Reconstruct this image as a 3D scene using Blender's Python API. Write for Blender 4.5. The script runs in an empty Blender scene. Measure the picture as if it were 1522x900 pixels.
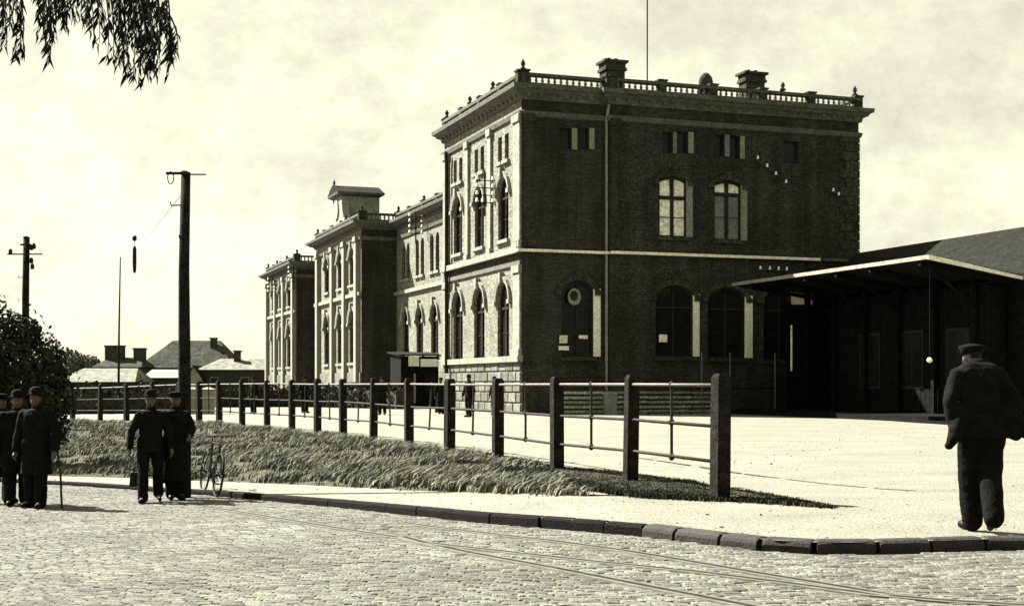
import bpy, bmesh, math, random
import numpy as np
from mathutils import Vector, Matrix
R = random.Random(7)
S = bpy.context.scene
COL = S.collection

# ---------------------------------------------------------------- camera
F = 2034.0; CX = 761.0; HY = 570.0; HC = 1.41      # focal length and horizon in pixels of the 1522 px wide photograph, eye height
cam_d = bpy.data.cameras.new('camera'); cam = bpy.data.objects.new('camera', cam_d); COL.objects.link(cam)
cam.location = (0, 0, HC); cam.rotation_euler = (math.pi/2, 0, 0)
cam_d.sensor_width = 36; cam_d.lens = 36*F/1522; cam_d.shift_y = (HY-450)/1522
cam_d.clip_start = 0.05; cam_d.clip_end = 5000
S.camera = cam

# ---------------------------------------------------------------- light
SUN_H = Vector((-.85, .53)).normalized(); SUN_EL = math.radians(43)
to_sun = Vector((SUN_H.x*math.cos(SUN_EL), SUN_H.y*math.cos(SUN_EL), math.sin(SUN_EL)))
sd = bpy.data.lights.new('sun', 'SUN'); sd.energy = 5.0; sd.angle = math.radians(.5); sd.color = (1, .97, .88)
sun = bpy.data.objects.new('sun', sd); COL.objects.link(sun); sun.rotation_euler = to_sun.to_track_quat('Z', 'Y').to_euler()
sun.location = (-20, 10, 40)
W = bpy.data.worlds.new('World'); S.world = W; W.use_nodes = True
nt = W.node_tree; nt.nodes.clear()
def wn(t): return nt.nodes.new(t)
out = wn('ShaderNodeOutputWorld'); bg = wn('ShaderNodeBackground'); bg.inputs['Strength'].default_value = 0.05
sky = wn('ShaderNodeTexSky'); sky.sky_type = 'NISHITA'; sky.sun_disc = False
sky.sun_elevation = SUN_EL; sky.sun_rotation = math.atan2(to_sun.x, to_sun.y)
sky.air_density = 1.0; sky.dust_density = 2.0
bw = wn('ShaderNodeRGBToBW'); nt.links.new(sky.outputs[0], bw.inputs[0])
veil = wn('ShaderNodeMix'); veil.data_type = 'FLOAT'; veil.inputs[0].default_value = .72; veil.inputs[3].default_value = 3.35
nt.links.new(bw.outputs[0], veil.inputs[2])
tc = wn('ShaderNodeTexCoord')
mp = wn('ShaderNodeMapping'); mp.inputs['Scale'].default_value = (1, 1, 1.8); nt.links.new(tc.outputs['Generated'], mp.inputs[0])
n1 = wn('ShaderNodeTexNoise'); n1.inputs['Scale'].default_value = 6.5; n1.inputs['Detail'].default_value = 12; n1.inputs['Roughness'].default_value = .72
nt.links.new(mp.outputs[0], n1.inputs['Vector'])
rp = wn('ShaderNodeValToRGB'); rp.color_ramp.elements[0].position = .3; rp.color_ramp.elements[1].position = .62
rp.color_ramp.elements[0].color = (.73, .735, .585, 1); rp.color_ramp.elements[1].color = (1.10, 1.07, .82, 1)
nt.links.new(n1.outputs[0], rp.inputs[0])
mul = wn('ShaderNodeVectorMath'); mul.operation = 'SCALE'
n2 = wn('ShaderNodeTexNoise'); n2.inputs['Scale'].default_value = 34; n2.inputs['Detail'].default_value = 10; n2.inputs['Roughness'].default_value = .75
nt.links.new(tc.outputs['Generated'], n2.inputs['Vector'])
r2 = wn('ShaderNodeMapRange'); r2.inputs[1].default_value = .35; r2.inputs[2].default_value = .62; r2.inputs[3].default_value = .91; r2.inputs[4].default_value = 1.05
nt.links.new(n2.outputs[0], r2.inputs[0]); mo = wn('ShaderNodeVectorMath'); mo.operation = 'SCALE'; nt.links.new(rp.outputs[0], mo.inputs[0]); nt.links.new(r2.outputs[0], mo.inputs['Scale'])
nt.links.new(mo.outputs[0], mul.inputs[0]); nt.links.new(veil.outputs[0], mul.inputs['Scale'])
nt.links.new(mul.outputs[0], bg.inputs[0]); nt.links.new(bg.outputs[0], out.inputs[0])
vs = S.view_settings; vs.view_transform = 'Standard'; vs.look = 'None'; vs.exposure = 2.5; vs.gamma = 1
S.cycles.max_bounces = 6; S.cycles.diffuse_bounces = 3

# ---------------------------------------------------------------- materials
def mat(name, col, var=.25, scale=6, rough=.85, bump=.0, bscale=None, dark=None, spots=None, island=0.0, coord='Object', spec=.3, metallic=0, streak=0, vert=False, fine=0.0, fscale=40, brick=None):
    m = bpy.data.materials.new(name); m.use_nodes = True
    t = m.node_tree; N = t.nodes; L = t.links
    b = N['Principled BSDF']; b.inputs['Roughness'].default_value = rough; b.inputs['Specular IOR Level'].default_value = spec
    b.inputs['Metallic'].default_value = metallic
    co = N.new('ShaderNodeTexCoord')
    def noise(s, det=4):
        n = N.new('ShaderNodeTexNoise'); n.inputs['Scale'].default_value = s; n.inputs['Detail'].default_value = det
        n.inputs['Roughness'].default_value = .65
        L.new(co.outputs[coord], n.inputs['Vector']); return n.outputs[0]
    def rng(fac, lo, hi, a=.3, c=.7):
        r = N.new('ShaderNodeMapRange'); r.inputs[1].default_value = a; r.inputs[2].default_value = c
        r.inputs[3].default_value = lo; r.inputs[4].default_value = hi; L.new(fac, r.inputs[0]); return r.outputs[0]
    def times(x, y):
        k = N.new('ShaderNodeMath'); k.operation = 'MULTIPLY'; L.new(x, k.inputs[0]); L.new(y, k.inputs[1]); return k.outputs[0]
    f = rng(noise(scale), 1-var, 1+var)
    if fine: f = times(f, rng(noise(fscale, 2), 1-fine, 1+fine, .35, .65))
    if streak:
        mp_ = N.new('ShaderNodeMapping'); mp_.inputs['Rotation'].default_value = (0, 0, 0 if vert else .35); mp_.inputs['Scale'].default_value = (1.1, 1.1, .09) if vert else (.12, .8, 1); L.new(co.outputs[coord], mp_.inputs[0])
        sn = N.new('ShaderNodeTexNoise'); sn.inputs['Scale'].default_value = 1.3; sn.inputs['Detail'].default_value = 6; sn.inputs['Roughness'].default_value = .7; L.new(mp_.outputs[0], sn.inputs['Vector'])
        f = times(f, rng(sn.outputs[0], 1-streak, 1+streak*.5, .38, .6))
    if island:
        g = N.new('ShaderNodeNewGeometry'); oi = N.new('ShaderNodeObjectInfo')
        a = N.new('ShaderNodeMath'); a.operation = 'ADD'; L.new(g.outputs['Random Per Island'], a.inputs[0]); L.new(oi.outputs['Random'], a.inputs[1])
        fr = N.new('ShaderNodeMath'); fr.operation = 'FRACT'; L.new(a.outputs[0], fr.inputs[0])
        f = times(f, rng(fr.outputs[0], 1-island, 1+island, 0, 1))
    if brick:
        sep = N.new('ShaderNodeSeparateXYZ'); L.new(co.outputs['Object'], sep.inputs[0])
        ad = N.new('ShaderNodeMath'); ad.operation = 'ADD'; L.new(sep.outputs[0], ad.inputs[0]); L.new(sep.outputs[1], ad.inputs[1])
        cb = N.new('ShaderNodeCombineXYZ'); L.new(ad.outputs[0], cb.inputs[0]); L.new(sep.outputs[2], cb.inputs[1])
        bt = N.new('ShaderNodeTexBrick'); bt.inputs['Scale'].default_value = 1; bt.inputs['Brick Width'].default_value = .26; bt.inputs['Row Height'].default_value = .08
        bt.inputs['Mortar Size'].default_value = .006; bt.inputs['Color1'].default_value = (.7,)*3+(1,); bt.inputs['Color2'].default_value = (1.35,)*3+(1,)
        bt.inputs['Mortar'].default_value = (brick,)*3+(1,)
        L.new(cb.outputs[0], bt.inputs['Vector'])
        rb = N.new('ShaderNodeRGBToBW'); L.new(bt.outputs[0], rb.inputs[0]); f = times(f, rb.outputs[0])
    v = N.new('ShaderNodeVectorMath'); v.operation = 'SCALE'
    if dark:
        mx = N.new('ShaderNodeMix'); mx.data_type = 'RGBA'; mx.inputs[6].default_value = col+(1,); mx.inputs[7].default_value = dark+(1,)
        lo, hi, sc = spots or (.5, .65, scale)
        L.new(rng(noise(sc, 5), 0, 1, lo, hi), mx.inputs[0]); L.new(mx.outputs[2], v.inputs[0])
    else: v.inputs[0].default_value = col
    L.new(f, v.inputs['Scale']); L.new(v.outputs[0], b.inputs['Base Color'])
    if bump:
        bp = N.new('ShaderNodeBump'); bp.inputs['Strength'].default_value = bump; bp.inputs['Distance'].default_value = .03
        L.new(noise(bscale or scale*4, 5), bp.inputs['Height']); L.new(bp.outputs[0], b.inputs['Normal'])
    return m
M = {}
M['ground'] = mat('pale_gravel', (.122, .121, .093), .16, .9, .95, .5, 18, dark=(.06, .058, .044), spots=(.58, .72, 7), fine=.5, fscale=30, streak=.1)
M['earth'] = mat('dark_earth', (.05, .047, .034), .4, 3, .95, .5, 20, spec=.04)
M['bank'] = mat('bank_soil', (.045, .045, .032), .5, 2.5, .95, .6, 14, spec=.04)
M['sett'] = mat('granite_sett', (.084, .084, .0665), .3, .5, .85, .6, 70, island=.45, fine=.6, fscale=60, dark=(.05, .049, .039), spots=(.52, .7, 2.2))
M['joint'] = mat('sett_joint_grit', (.072, .07, .054), .4, 8, .95, .4, 40)
M['kerb'] = mat('shade_black_kerb', (.0042, .004, .0034), .4, 5, .8, .5, 30, fine=.4, spec=.04)  # kerb stone coloured near black to carry the shade on its front
M['kerb_top'] = mat('shade_grey_kerb', (.012, .0117, .009), .6, 6, .85, .5, 30, fine=.4)  # same kerb stone at the right end, less of the shade coloured in
M['steel'] = mat('rail_steel', (.082, .081, .064), .4, 6, .5, 0, spec=.4)
M['side'] = mat('brick_shade_tone', (.025, .025, .0205), .3, .35, .95, .0, brick=1.8, streak=.3, vert=True, fine=.65, fscale=20, spec=.04)  # the fronts' brick darkened to carry the walls' shade, plus vertical soot streaks
M['front'] = mat('brick_sun_tone', (.132, .134, .106), .2, .9, .9, .0, brick=.55, fine=.5, fscale=8, spec=.15)  # same brick as the side walls, sunlight put into its paler colour
M['stone'] = mat('pale_dressed_stone', (.172, .173, .139), .25, 1.5, .9, .2, 12, fine=.35, fscale=9, spec=.2)
M['plinth'] = mat('plinth_stone', (.085, .085, .066), .4, 2.2, .9, .5, 10, fine=.4, fscale=9, island=.3)
M['cornice'] = mat('weathered_cornice_stone', (.066, .067, .053), .35, 2.0, .9, .2, 8, fine=.4, fscale=9)
M['dcornice'] = mat('dark_cornice_stone', (.034, .034, .027), .4, 1.6, .95, .2, 8, fine=.5, fscale=8, spec=.04)  # darkest trim stone: side hoods, front frieze, roof piers and finials
M['white'] = mat('white_paint', (.62, .62, .5), .18, 3, .7, .0, fine=.3, fscale=14)
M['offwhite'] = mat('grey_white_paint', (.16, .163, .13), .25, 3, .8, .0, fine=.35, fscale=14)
M['curtain'] = mat('net_curtain_behind_glass', (.58, .58, .46), .3, 3, .35, 0, fine=.3, fscale=8, spec=.6)
M['dimcurtain'] = mat('dim_curtain_behind_glass', (.06, .06, .048), .6, 3, .3, 0, fine=.5, fscale=9, spec=.6)
M['glass'] = mat('dark_window_glass', (.009, .009, .008), .4, 2, .15, 0, spec=.1)
M['frame'] = mat('dark_window_frame', (.02, .019, .016), .3, 3, .7, spec=.04)
M['pframe'] = mat('pale_window_frame', (.1, .1, .08), .3, 3, .7)
M['roof'] = mat('dark_roof_felt', (.0105, .0105, .0085), .4, 2, .9, .4, 12, fine=.5, fscale=10, spec=.04)
M['zinc'] = mat('zinc_edge', (.19, .19, .152), .25, 3, .6, 0, fine=.3, fscale=10)
M['timber'] = mat('tarred_timber', (.0055, .0053, .0046), .5, 4, .85, .4, 20, fine=.6, fscale=14, spec=.04)
M['sleeper'] = mat('fence_sleeper_wood', (.013, .0115, .01), .5, 7, .9, .5, 30, fine=.6, fscale=40, spec=.04)
M['pole'] = mat('creosoted_pole', (.012, .0115, .0095), .5, 6, .9, .4, 30, fine=.7, fscale=30, spec=.04)
M['rail'] = mat('iron_fence_rail', (.075, .07, .058), .35, 8, .65, .2, 30)
M['darkrail'] = mat('dark_fence_rail', (.022, .02, .016), .4, 8, .7, .2, 30, spec=.08)  # lower rails and stanchions, darker than the top rail
M['iron'] = mat('black_iron', (.016, .015, .013), .4, 8, .6, 0, spec=.04)
M['porcelain'] = mat('white_porcelain', (.75, .75, .62), .05, 5, .3, 0, spec=.5)
M['plank'] = mat('grey_fence_plank', (.16, .165, .125), .4, 3, .9, .3, 20, island=.35, fine=.5, fscale=10)
M['chim'] = mat('chimney_brick', (.03, .03, .024), .4, 2, .9, 0, brick=1.8, fine=.5, spec=.04)
M['houseroof'] = mat('house_roof_tiles', (.032, .033, .025), .3, .7, .9, .3, 6, fine=.5, fscale=2.4, spec=.04)
M['paleroof'] = mat('pale_shed_roof', (.10, .102, .078), .3, .6, .9, .3, 6, fine=.45, fscale=2.2)
M['housewall'] = mat('dark_house_wall', (.02, .019, .015), .4, 1, .9)
M['limewash'] = mat('limewash', (.16, .16, .125), .15, 2, .9, 0, fine=.3)
M['leaf'] = mat('bush_leaf', (.022, .024, .015), .4, 3, .8, 0, island=.6, spec=.04)
M['hang'] = mat('willow_leaf', (.012, .013, .008), .5, 6, .75, 0, island=.6, spec=.04)
M['farleaf'] = mat('far_leaf', (.05, .053, .038), .4, .8, .9, 0, island=.5)
M['hedge'] = mat('hedge_leaf', (.02, .021, .015), .5, 2, .9, 0, island=.7, spec=.04)
M['bark'] = mat('bark', (.03, .027, .02), .4, 10, .95, .6, 30)
M['grass'] = mat('bank_grass', (.08, .083, .056), .55, 1.6, .9, 0, island=.75)
M['grassdark'] = mat('shadow_dark_grass', (.022, .023, .015), .45, 2, .9, 0, island=.6, spec=.04)  # grass tone lowered to hold part of the fence shadow
M['skin'] = mat('skin', (.055, .041, .03), .1, 8, .6)
M['hair'] = mat('dark_hair', (.014, .012, .01), .3, 30, .7, spec=.04)
M['coat'] = mat('black_wool', (.006, .0058, .0052), .4, 9, .95, .5, 30, fine=.3, fscale=60, spec=.04)
M['trouser'] = mat('black_cloth', (.0055, .0053, .0047), .4, 9, .95, .5, 30, fine=.3, fscale=60, spec=.04)
M['shoe'] = mat('black_leather', (.006, .006, .0055), .2, 9, .6, 0, spec=.06)
M['felt'] = mat('dark_felt_hat', (.006, .0057, .005), .3, 12, .95, spec=.04)
M['lightcloth'] = mat('pale_summer_cloth', (.3, .29, .22), .3, 8, .9)
M['paper'] = mat('printed_paper', (.5, .5, .37), .15, 6, .8, 0, dark=(.1, .1, .08), spots=(.56, .6, 9))
M['leather'] = mat('dark_leather_bag', (.016, .014, .011), .3, 9, .6, spec=.04)
M['lampglass'] = mat('opal_globe', (.8, .8, .66), .02, 3, .25, 0, spec=.5)

# ---------------------------------------------------------------- object helpers
def tag(o, label=None, cat=None, group=None, kind=None):
    if label: o['label'] = label
    if cat: o['category'] = cat
    if group: o['group'] = group
    if kind: o['kind'] = kind
    return o
def thing(name, label, cat, loc=(0, 0, 0), rz=0, group=None):
    o = bpy.data.objects.new(name, None); COL.objects.link(o); o.location = loc; o.rotation_euler = (0, 0, rz)
    o.empty_display_size = .2
    return tag(o, label, cat, group)
class MB:
    def __init__(s): s.v = []; s.f = []
    def face(s, pts):
        i = len(s.v); s.v += [tuple(p) for p in pts]; s.f.append(tuple(range(i, i+len(pts))))
    def hexa(s, a):   # eight corners: bottom four (ccw), top four
        i = len(s.v); s.v += [tuple(p) for p in a]
        for q in ((3, 2, 1, 0), (4, 5, 6, 7), (0, 1, 5, 4), (1, 2, 6, 5), (2, 3, 7, 6), (3, 0, 4, 7)): s.f.append(tuple(i+k for k in q))
    def box(s, x0, x1, y0, y1, z0, z1):
        s.hexa([(x0, y0, z0), (x1, y0, z0), (x1, y1, z0), (x0, y1, z0), (x0, y0, z1), (x1, y0, z1), (x1, y1, z1), (x0, y1, z1)])
    def loft(s, rings, caps=True):
        i = len(s.v); n = len(rings[0])
        for r in rings: s.v += [tuple(p) for p in r]
        for k in range(len(rings)-1):
            for j in range(n):
                a = i+k*n+j; b = i+k*n+(j+1) % n
                s.f.append((a, b, b+n, a+n))
        if caps:
            s.f.append(tuple(i+j for j in reversed(range(n)))); s.f.append(tuple(i+(len(rings)-1)*n+j for j in range(n)))
    def tube(s, pts, rad, n=8, caps=True):
        pts = [Vector(p) for p in pts]
        if not hasattr(rad, '__len__'): rad = [rad]*len(pts)
        rings = []; up = None
        for k, p in enumerate(pts):
            t = (pts[min(k+1, len(pts)-1)]-pts[max(k-1, 0)]).normalized()
            if up is None: up = Vector((0, 0, 1)) if abs(t.z) < .9 else Vector((1, 0, 0))
            a = t.cross(up).normalized(); b = a.cross(t).normalized(); up = b
            rings.append([p+a*math.cos(2*math.pi*j/n)*rad[k]+b*math.sin(2*math.pi*j/n)*rad[k] for j in range(n)][::-1])
        s.loft(rings, caps)
    def lathe(s, prof, c=(0, 0, 0), n=12, caps=True):
        s.loft([[(c[0]+r*math.cos(2*math.pi*j/n), c[1]+r*math.sin(2*math.pi*j/n), c[2]+z) for j in range(n)] for r, z in prof], caps)
    def mesh(s, name):
        me = bpy.data.meshes.new(name); me.from_pydata(s.v, [], s.f); me.update(); return me
    def build(s, name, m, parent=None, smooth=False, recalc=False):
        me = s.mesh(name)
        if recalc:
            bm = bmesh.new(); bm.from_mesh(me); bmesh.ops.remove_doubles(bm, verts=bm.verts, dist=1e-5); bmesh.ops.recalc_face_normals(bm, faces=bm.faces); bm.to_mesh(me); bm.free()
        me.materials.append(M[m] if isinstance(m, str) else m)
        if smooth: me.polygons.foreach_set('use_smooth', [True]*len(me.polygons))
        o = bpy.data.objects.new(name, me); COL.objects.link(o)
        if parent: o.parent = parent
        return o
def inst(name, me, parent=None, loc=(0, 0, 0), rot=(0, 0, 0), scale=(1, 1, 1)):
    o = bpy.data.objects.new(name, me); COL.objects.link(o); o.location = loc; o.rotation_euler = rot; o.scale = scale
    if parent: o.parent = parent
    return o
def copy_tree(o, parent=None):
    c = o.copy(); COL.objects.link(c); c.parent = parent
    for ch in list(o.children): copy_tree(ch, c)
    return c
def bulk(name, V, Fc, m, parent=None):
    me = bpy.data.meshes.new(name); me.from_pydata(V.tolist() if hasattr(V, 'tolist') else V, [], Fc.tolist() if hasattr(Fc, 'tolist') else Fc); me.update()
    me.materials.append(M[m]); o = bpy.data.objects.new(name, me); COL.objects.link(o)
    if parent: o.parent = parent
    return o

# ---------------------------------------------------------------- ground shape
def ztop(x): return float(np.interp(x, [-60, -40, -12.1, -9, -6.3, -3.83, -1.42, .2, 1.3, 60], [-.7, -.66, -.5, -.46, -.42, -.32, -.17, -.05, 0, 0]))
def zroad(x): return ztop(x)-float(np.interp(x, [-12, -6, -3.8, 0, 2, 12], [.05, .06, .085, .112, .098, .1]))
def gp(px, py, zf=lambda x: 0.0):
    z = 0.0
    for _ in range(40):
        Y = F*(HC-z)/(py-HY); X = (px-CX)/F*Y; z = .5*z+.5*zf(X)
    return Vector((X, Y, zf(X)))
def at(px, py, Y): return Vector(((px-CX)/F*Y, Y, HC-(py-HY)/F*Y))
kerb_px = [(1700, 801), (1600, 800), (1480, 799), (1390, 802), (1300, 804), (1230, 805), (1170, 803), (1110, 798), (1060, 792), (1010, 786), (960, 780), (860, 772), (760, 765), (680, 758.5), (600, 751), (500, 742.5), (400, 735), (300, 728), (200, 722), (130, 717.5), (70, 714.5), (0, 711), (-100, 706)]
KP = [gp(a, b, ztop) for a, b in kerb_px]
KP = [Vector((60, 13.6, 0)), Vector((30, 13.0, 0)), Vector((12, 12.6, 0))]+KP+[Vector((-40, 46, ztop(-40)))]
KP.sort(key=lambda p: -p.x)
KXs = np.array([p.x for p in KP][::-1]); KYs = np.array([p.y for p in KP][::-1])
def kerbY(x): return float(np.interp(x, KXs, KYs))

# fence line: pixel column and distance of each post (about 2.7 m apart)
posts_px = [(1070, 16.6), (937, 19.4), (828, 22.2), (740, 25.3), (668, 28.4), (608, 31.3), (555, 34.2), (510, 37.0), (472, 39.6), (434, 41.9), (397, 43.9), (360, 46.1), (326, 48.3), (296, 50.3), (266, 52), (227, 53.6), (188, 55.4), (149, 57.2), (108, 59), (62, 61), (10, 63), (-50, 65.2), (-110, 67.5)]
def zcrest(x): return float(np.interp(x, [-30, -19, -12.5, -10], [-.3, -.2, -.03, 0]))
PP = [Vector(((px-CX)/F*d, d, zcrest((px-CX)/F*d))) for px, d in posts_px]
cols = [(870, 737, None), (828, 736, 2), (740, 732, 3), (668, 729, 4), (608, 727.5, 5), (555, 724, 6), (510, 722.5, 7), (472, 720.5, 8), (434, 718.5, 9), (397, 717, 10), (360, 715.5, 11), (326, 714.5, 12), (296, 713.5, 13), (266, 712, 14), (227, 710.5, 15), (188, 709, 16), (149, 708, 17), (108, 707.2, 18), (62, 706, 19), (10, 705, 20), (-50, 703, 21), (-110, 701, 22)]
BP = []; CP = []
for px, by, k in cols:
    b = gp(px, by, ztop); BP.append(b)
    CP.append(b+Vector((.05, .3, .0)) if k is None else PP[k]+Vector((-.12, -.35, 0)))
CP[0].z = ztop(CP[0].x)
BP.append(Vector((-45, 49, ztop(-45)))); CP.append(Vector((-50, 78, -.35)))

def strip(name, A, B, m, rows=6, prof=None, noise=0.0, parent=None):
    mb = MB(); n = len(A); V = []
    for r in range(rows+1):
        t = r/rows
        for i in range(n):
            p = A[i].lerp(B[i], t)
            if prof: p = Vector((p.x, p.y, A[i].z+(B[i].z-A[i].z)*prof(t)))
            if noise and 0 < r < rows: p.z += R.uniform(-noise, noise)
            V.append(tuple(p))
    mb.v = V
    for r in range(rows):
        for i in range(n-1):
            a = r*n+i; mb.f.append((a, a+n, a+n+1, a+1))
    return mb.build(name, m, parent, smooth=False, recalc=True)
def flipcheck(o):
    me = o.data
    if sum(p.normal.z*p.area for p in me.polygons) < 0: me.flip_normals()
    return o
def dense(P, k=4):
    o = []
    for a, b in zip(P[:-1], P[1:]):
        for j in range(k): o.append(a.lerp(b, j/k))
    return o+[P[-1]]
# pavement: kerb to foot of bank, forecourt: bank crest to far
rightB = [Vector((p.x+.3, p.y+3.2, 0)) for p in KP if p.x > 1.2]
g = MB(); g.box(-900, 900, -300, 3000, -2.2, -1.4); tag(g.build('ground', 'earth'), kind='structure')
BPd = [Vector((60, 17, 0)), Vector((12, 16.6, 0)), Vector((5, 16.3, 0)), Vector((2.2, 16.9, 0))]+BP
CPd = [p.copy() for p in BPd[:4]]+CP
A = dense(BPd, 4); K2 = []
for p in A:
    # nearest kerb point along the camera ray's fan: same x shifted along the slope of the bank
    best = min((abs(Vector((q.x, q.y)).to_tuple()[0]-p.x)*1.0+abs(q.y-p.y)*.6, i) for i, q in enumerate(dense(KP, 6)))
    K2.append(dense(KP, 6)[best[1]])
# pavement as a grid in x, from kerb to foot-of-bank line
BX = np.array([p.x for p in BPd][::-1]); BY = np.array([p.y for p in BPd][::-1])
o = np.argsort(BX); BX = BX[o]; BY = BY[o]
def footY(x): return float(np.interp(x, BX, BY))
xs = np.unique(np.concatenate([np.arange(-45, -12, 1.5), np.arange(-12, 6, .3), np.arange(6, 60.1, 3), BX[(BX > .1) & (BX <= 60)]]))
pa = [Vector((x, kerbY(x)-.03, ztop(x))) for x in xs]; pb = [Vector((x, max(footY(x)+(0 if x > .25 else .25), kerbY(x)+.2), ztop(x)-(0 if x > .25 else .006))) for x in xs]
pav = flipcheck(strip('pavement', pa, pb, 'ground', 3)); tag(pav, 'pale gravel pavement between the kerb and the grass bank', kind='structure')
bank = flipcheck(strip('grass_bank', dense(BPd[4:], 3), dense(CPd[4:], 3), 'bank', 8, prof=lambda t: t**.8, noise=.02)); tag(bank, kind='structure')
fa = dense(CPd, 2); fb = []
n = len(fa)
for i, p in enumerate(fa): fb.append(Vector((300-700*i/(n-1), 420, 0)))
fm = [a.lerp(b, .02) for a, b in zip(fa, fb)]
for m_ in fm: m_.z = max(m_.z, m_.z*.5)
fc = flipcheck(strip('forecourt', fa, fb, 'ground', 10, prof=lambda t: min(1, t*6))); tag(fc, kind='structure')

# road bed
xs2 = np.concatenate([np.arange(-60, -14, 2), np.arange(-14, 10, .5), np.arange(10, 61, 5)])
ra = [Vector((x, kerbY(x), zroad(x)-.008)) for x in xs2]; rb_ = [Vector((x, -25, zroad(x)-.008)) for x in xs2]
road = flipcheck(strip('road', ra, rb_, 'joint', 12)); tag(road, 'cobbled street of worn granite setts', kind='structure')

# tram rails (pixel lines on the road)
rail_lines = [
 ('long grooved tram rail running from the bicycle to the bottom of the street', [(262, 746), (330, 756), (400, 767.5), (500, 784), (597, 799), (700, 821), (827, 844), (893, 857), (980, 874), (1110, 899), (1260, 930)]),
 ('grooved tram rail branching off the long rail towards the lower right corner', [(600, 797.5), (633, 806), (732, 817), (893, 835), (1027, 848), (1163, 865), (1299, 883), (1420, 893), (1522, 899), (1700, 912)]),
 ('faint grooved tram rail lying nearest to the kerb', [(600, 776), (656, 784), (740, 794), (820, 803), (930, 818), (1027, 834), (1120, 850), (1230, 868), (1330, 884.5)]),
]
rail_paths = []
for lab, pts in rail_lines:
    P = [gp(a, b, zroad) for a, b in pts]; P = dense(P, 4); rail_paths.append(np.array([(p.x, p.y) for p in P]))
    t = thing('tram_rail', lab, 'tram rail', P[0]); 
    for nm, off0, off1, dz, mm in (('railhead', -.08, -.034, .006, 'steel'), ('groove', -.034, .034, .005, 'iron'), ('guard_lip', .034, .075, .006, 'steel')):
        mb = MB(); L_ = []; H_ = []
        for k, p in enumerate(P):
            d = (P[min(k+1, len(P)-1)]-P[max(k-1, 0)]); d.z = 0; d.normalize(); nrm = Vector((-d.y, d.x, 0))
            L_.append(p+nrm*off0+Vector((0, 0, dz))-t.location); H_.append(p+nrm*off1+Vector((0, 0, dz))-t.location)
        for k in range(len(P)-1):
            dn = Vector((0, 0, -.04))
            mb.hexa([L_[k]+dn, H_[k]+dn, H_[k+1]+dn, L_[k+1]+dn, L_[k], H_[k], H_[k+1], L_[k+1]])
        ob = mb.build(nm, mm, t)
def near_rail(x, y):
    for P in rail_paths:
        if np.min((P[:, 0]-x)**2+(P[:, 1]-y)**2) < .0081*4:
            # finer test on segments
            a = P[:-1]; b = P[1:]; d = b-a; q = np.array([x, y]); tt = np.clip(((q-a)*d).sum(1)/(d*d).sum(1), 0, 1)
            if np.min(np.hypot(*(a+d*tt[:, None]-q).T)) < .1: return True
    return False
rail_dense = []
for P in rail_paths:
    for a, b in zip(P[:-1], P[1:]):
        k = max(2, int(np.hypot(*(b-a))/.04))
        rail_dense.append(a+(b-a)*np.linspace(0, 1, k)[:, None])
rail_dense = np.concatenate(rail_dense)
cell = {}
for x, y in rail_dense: cell.setdefault((int(x//.25), int(y//.25)), []).append((x, y))
def near_rail(x, y):
    i, j = int(x//.25), int(y//.25)
    for di in (-1, 0, 1):
        for dj in (-1, 0, 1):
            for (a, b) in cell.get((i+di, j+dj), ()):
                if (a-x)**2+(b-y)**2 < .0078: return True
    return False

# setts
ang = math.radians(9); ca, sa = math.cos(ang), math.sin(ang)
setts = []
SL, SW = .142, .096
v = -14.0
row = 0
while v < 34:
    w = SW*R.uniform(.92, 1.1); u = -24.0+(row % 2)*SL*.5
    while u < 14:
        l = SL*R.uniform(.8, 1.22)
        x = (u+l/2)*ca-v*sa; y = (u+l/2)*sa+v*ca
        if y > 6.5 and y < kerbY(x)-.12 and abs(x) < .42*y+1.5 and y < 27 and not near_rail(x, y):
            setts.append((x, y, l-.012, w-.012, ang+R.gauss(0, .03)))
        u += l
    v += w; row += 1
def sett_geo(l, w, h=.03):
    b = .013
    lo = [(-l/2, -w/2, -h), (l/2, -w/2, -h), (l/2, w/2, -h), (-l/2, w/2, -h)]
    mi = [(x, y, -.0045) for x, y, _ in lo]
    hi = [((l/2-b)*math.copysign(1, x), (w/2-b)*math.copysign(1, y), .002) for x, y, _ in lo]
    Vv = lo+mi+hi; Ff = [(8, 9, 10, 11)]
    for k in range(4):
        a, c = k, (k+1) % 4
        Ff += [(a, c, c+4, a+4), (a+4, c+4, c+8, a+8)]
    return Vv, Ff
def showsize(s):
    x, y = s[0], s[1]
    if y < 9.3: return 99
    px = CX+F*x/y; py = HY+F*(HC-zroad(x))/y
    return y if (-10 < px < 1530 and py < 905) else 98
order = sorted(range(len(setts)), key=lambda i: showsize(setts[i]))
single = set(order[:300])
sett_me = []
for k in range(8):
    mb = MB(); Vv, Ff = sett_geo(.13, .084); rr = random.Random(k)
    mb.v = [(a+rr.uniform(-.006, .006), b+rr.uniform(-.005, .005), c+rr.uniform(-.003, .003)) for a, b, c in Vv]; mb.f = Ff
    me = mb.mesh('sett'); me.materials.append(M['sett']); sett_me.append(me)
mb = MB()
for i, (x, y, l, w, a) in enumerate(setts):
    z = zroad(x)+R.gauss(0, .0022)
    if i in single:
        inst('sett', sett_me[i % 8], road, (x, y, z), (R.gauss(0, .014), R.gauss(0, .012), a), (l/.13, w/.084, 1))
    else:
        Vv, Ff = sett_geo(l, w); i0 = len(mb.v); c, s_ = math.cos(a), math.sin(a); tx, ty = R.gauss(0, .013), R.gauss(0, .013)
        mb.v += [(x+p*c-q*s_, y+p*s_+q*c, z+h+tx*p+ty*q) for p, q, h in Vv]
        mb.f += [tuple(i0+k for k in f) for f in Ff]
tag(mb.build('sett_paving', 'sett', road), kind='stuff')

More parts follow.
